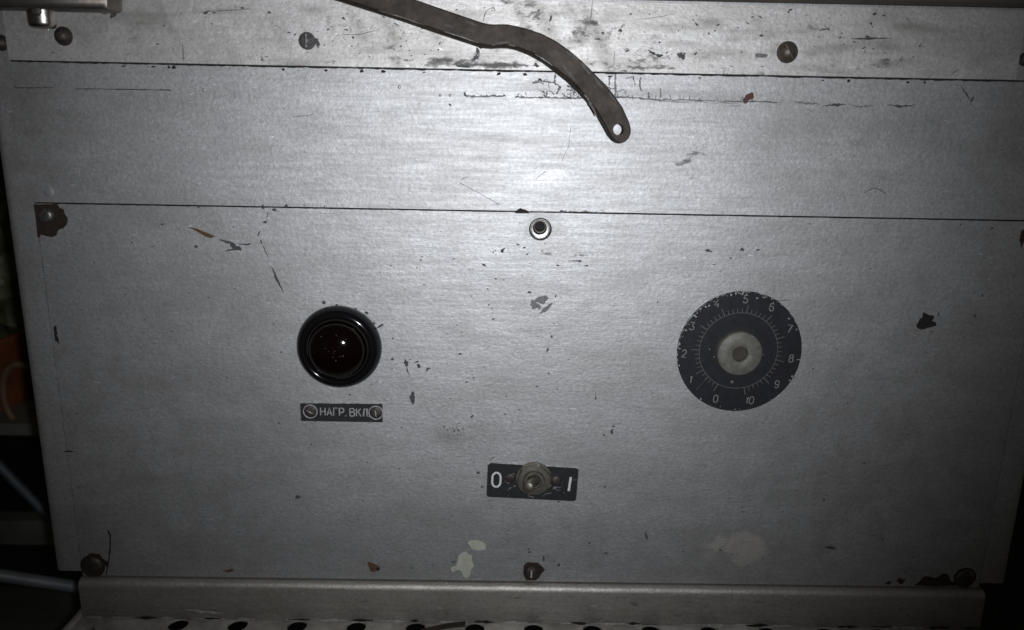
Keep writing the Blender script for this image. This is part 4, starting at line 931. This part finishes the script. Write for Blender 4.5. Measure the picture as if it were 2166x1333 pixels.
# ------------------------------------------------------------------ what shows past the cabinet's left side
tag(MB().box(-2.5, 2.5, 1.60, 1.65, -.9, 1.6).build('wall', M['wall']), kind='structure')
tag(MB().box(-2.5, 2.5, -1.5, 1.6, -.95, -.9).build('floor', M['floor']), kind='structure')
rack = tag(empty('storage_rack', None, (-.6, .42, -.9)), 'grey green metal rack standing beside the cabinet', 'rack')
def subR(o): o.parent = rack; o.matrix_parent_inverse = Matrix.Translation(-Vector(rack.location)); return o
def bar_px(py0, py1, y, th, name='rail'):
    z1 = U(40, py0, y)[1]; z0 = U(40, py1, y)[1]
    subR(MB().box(-1.0, -.30, y, y+th, z0, z1).build(name, M['rack'])); return z0, z1
rz = bar_px(897, 921, .30, .22)
bar_px(1102, 1152, .34, .02); bar_px(1277, 1300, .30, .03); bar_px(1318, 1345, .26, .03)
for y0 in (.30, .50):
    for x0 in (-1.0, -.33): subR(MB().box(x0, x0+.03, y0+.022 if y0 < .4 else y0, y0+.05, -.9, .5).build('post', M['rack']))
p0 = at_((-60, 925), .25); p1 = at_((125, 1115), .27)
tag(MB().tube([p0+(p0-p1)*2.2, p0, p1, p1+(p1-p0)*1.9], .0042, 14).build('thin_rod', M['rod'], smooth=True), 'thin dull blue grey rod leaning beside the cabinet', 'rod')
p0 = at_((-40, 1211), .12); p1 = at_((190, 1246), .16)
tag(MB().tube([p0+(p0-p1)*3, p0, p1, p1+(p1-p0)*.6], .0048, 16).build('steel_pipe', M['pipe'], smooth=True), 'shiny blue grey pipe running under the cabinet corner', 'pipe')
# orange tub on the rail, tan hoop in front of it, green bag above
def crumple(bm_v, amp, s): return [(x+amp*noise.noise(Vector((x*s, y*s, z*s))), y+amp*noise.noise(Vector((x*s+9, y*s, z*s))), z+amp*noise.noise(Vector((x*s, y*s+5, z*s)))) for x, y, z in bm_v]
x0, z1 = U(-60, 682, .40); x1 = U(75, 700, .40)[0]; zf = rz[1]
m_ = MB(); st = 10
for iy in range(1):
    prof = [(0, 0.0), (.96, 0.0), (1.0, .9), (1.03, .93), (1.03, 1.0), (.94, 1.0), (.9, .1)]
    seg = 28; v = []; f = []; cx, cy = (x0+x1)/2-.02, .40; rx, ry = (x1-x0)/2+.03, .075
    for i in range(seg):
        a = 2*math.pi*i/seg; e = .55; c, s = math.cos(a), math.sin(a)
        ux, uy = math.copysign(abs(c)**e, c), math.copysign(abs(s)**e, s)
        for r, h in prof: v.append((cx+ux*rx*r, cy+uy*ry*r, zf+(z1-zf)*h))
    n = len(prof)
    for i in range(seg):
        for k in range(n-1): f.append((i*n+k, ((i+1) % seg)*n+k, ((i+1) % seg)*n+k+1, i*n+k+1))
    m_.add(crumple(v, .004, 14), f)
tag(m_.build('orange_tub', M['orange'], smooth=True, sharp=50), 'orange plastic tub on the rack beside the cabinet', 'tub')
c_ = at_((48, 838), .315); hoop = []
for i in range(25):
    a = math.radians(60+i*10); hoop.append(Vector((c_.x+.019*math.cos(a), .315, c_.z+.033*math.sin(a))))
tag(MB().tube(hoop, .0035, 10).build('tan_hoop', M['tan'], smooth=True), 'curved tan wooden hoop in front of the orange tub', 'hoop')
bmv = bmesh.new(); bmesh.ops.create_icosphere(bmv, subdivisions=4, radius=1)
g0 = at_((-6, 545), .42)
v = [(g0.x+.036*p.co.x, g0.y+.05*p.co.y, g0.z-.015+.085*p.co.z) for p in bmv.verts]; f = [tuple(q.index for q in fc.verts) for fc in bmv.faces]; bmv.free()
vv = []
for x, y, z in v:
    k = 1+.35*noise.noise(Vector((x*30, y*30, z*30)))+.18*noise.noise(Vector((x*75, y*75, z*75)))
    vv.append((g0.x+(x-g0.x)*k, g0.y+(y-g0.y)*k, g0.z+(z-g0.z)*k))
tag(obj('crumpled_bag', vv, f, M['green'], smooth=True, sharp=25), 'crumpled yellow green bag above the orange tub', 'bag')
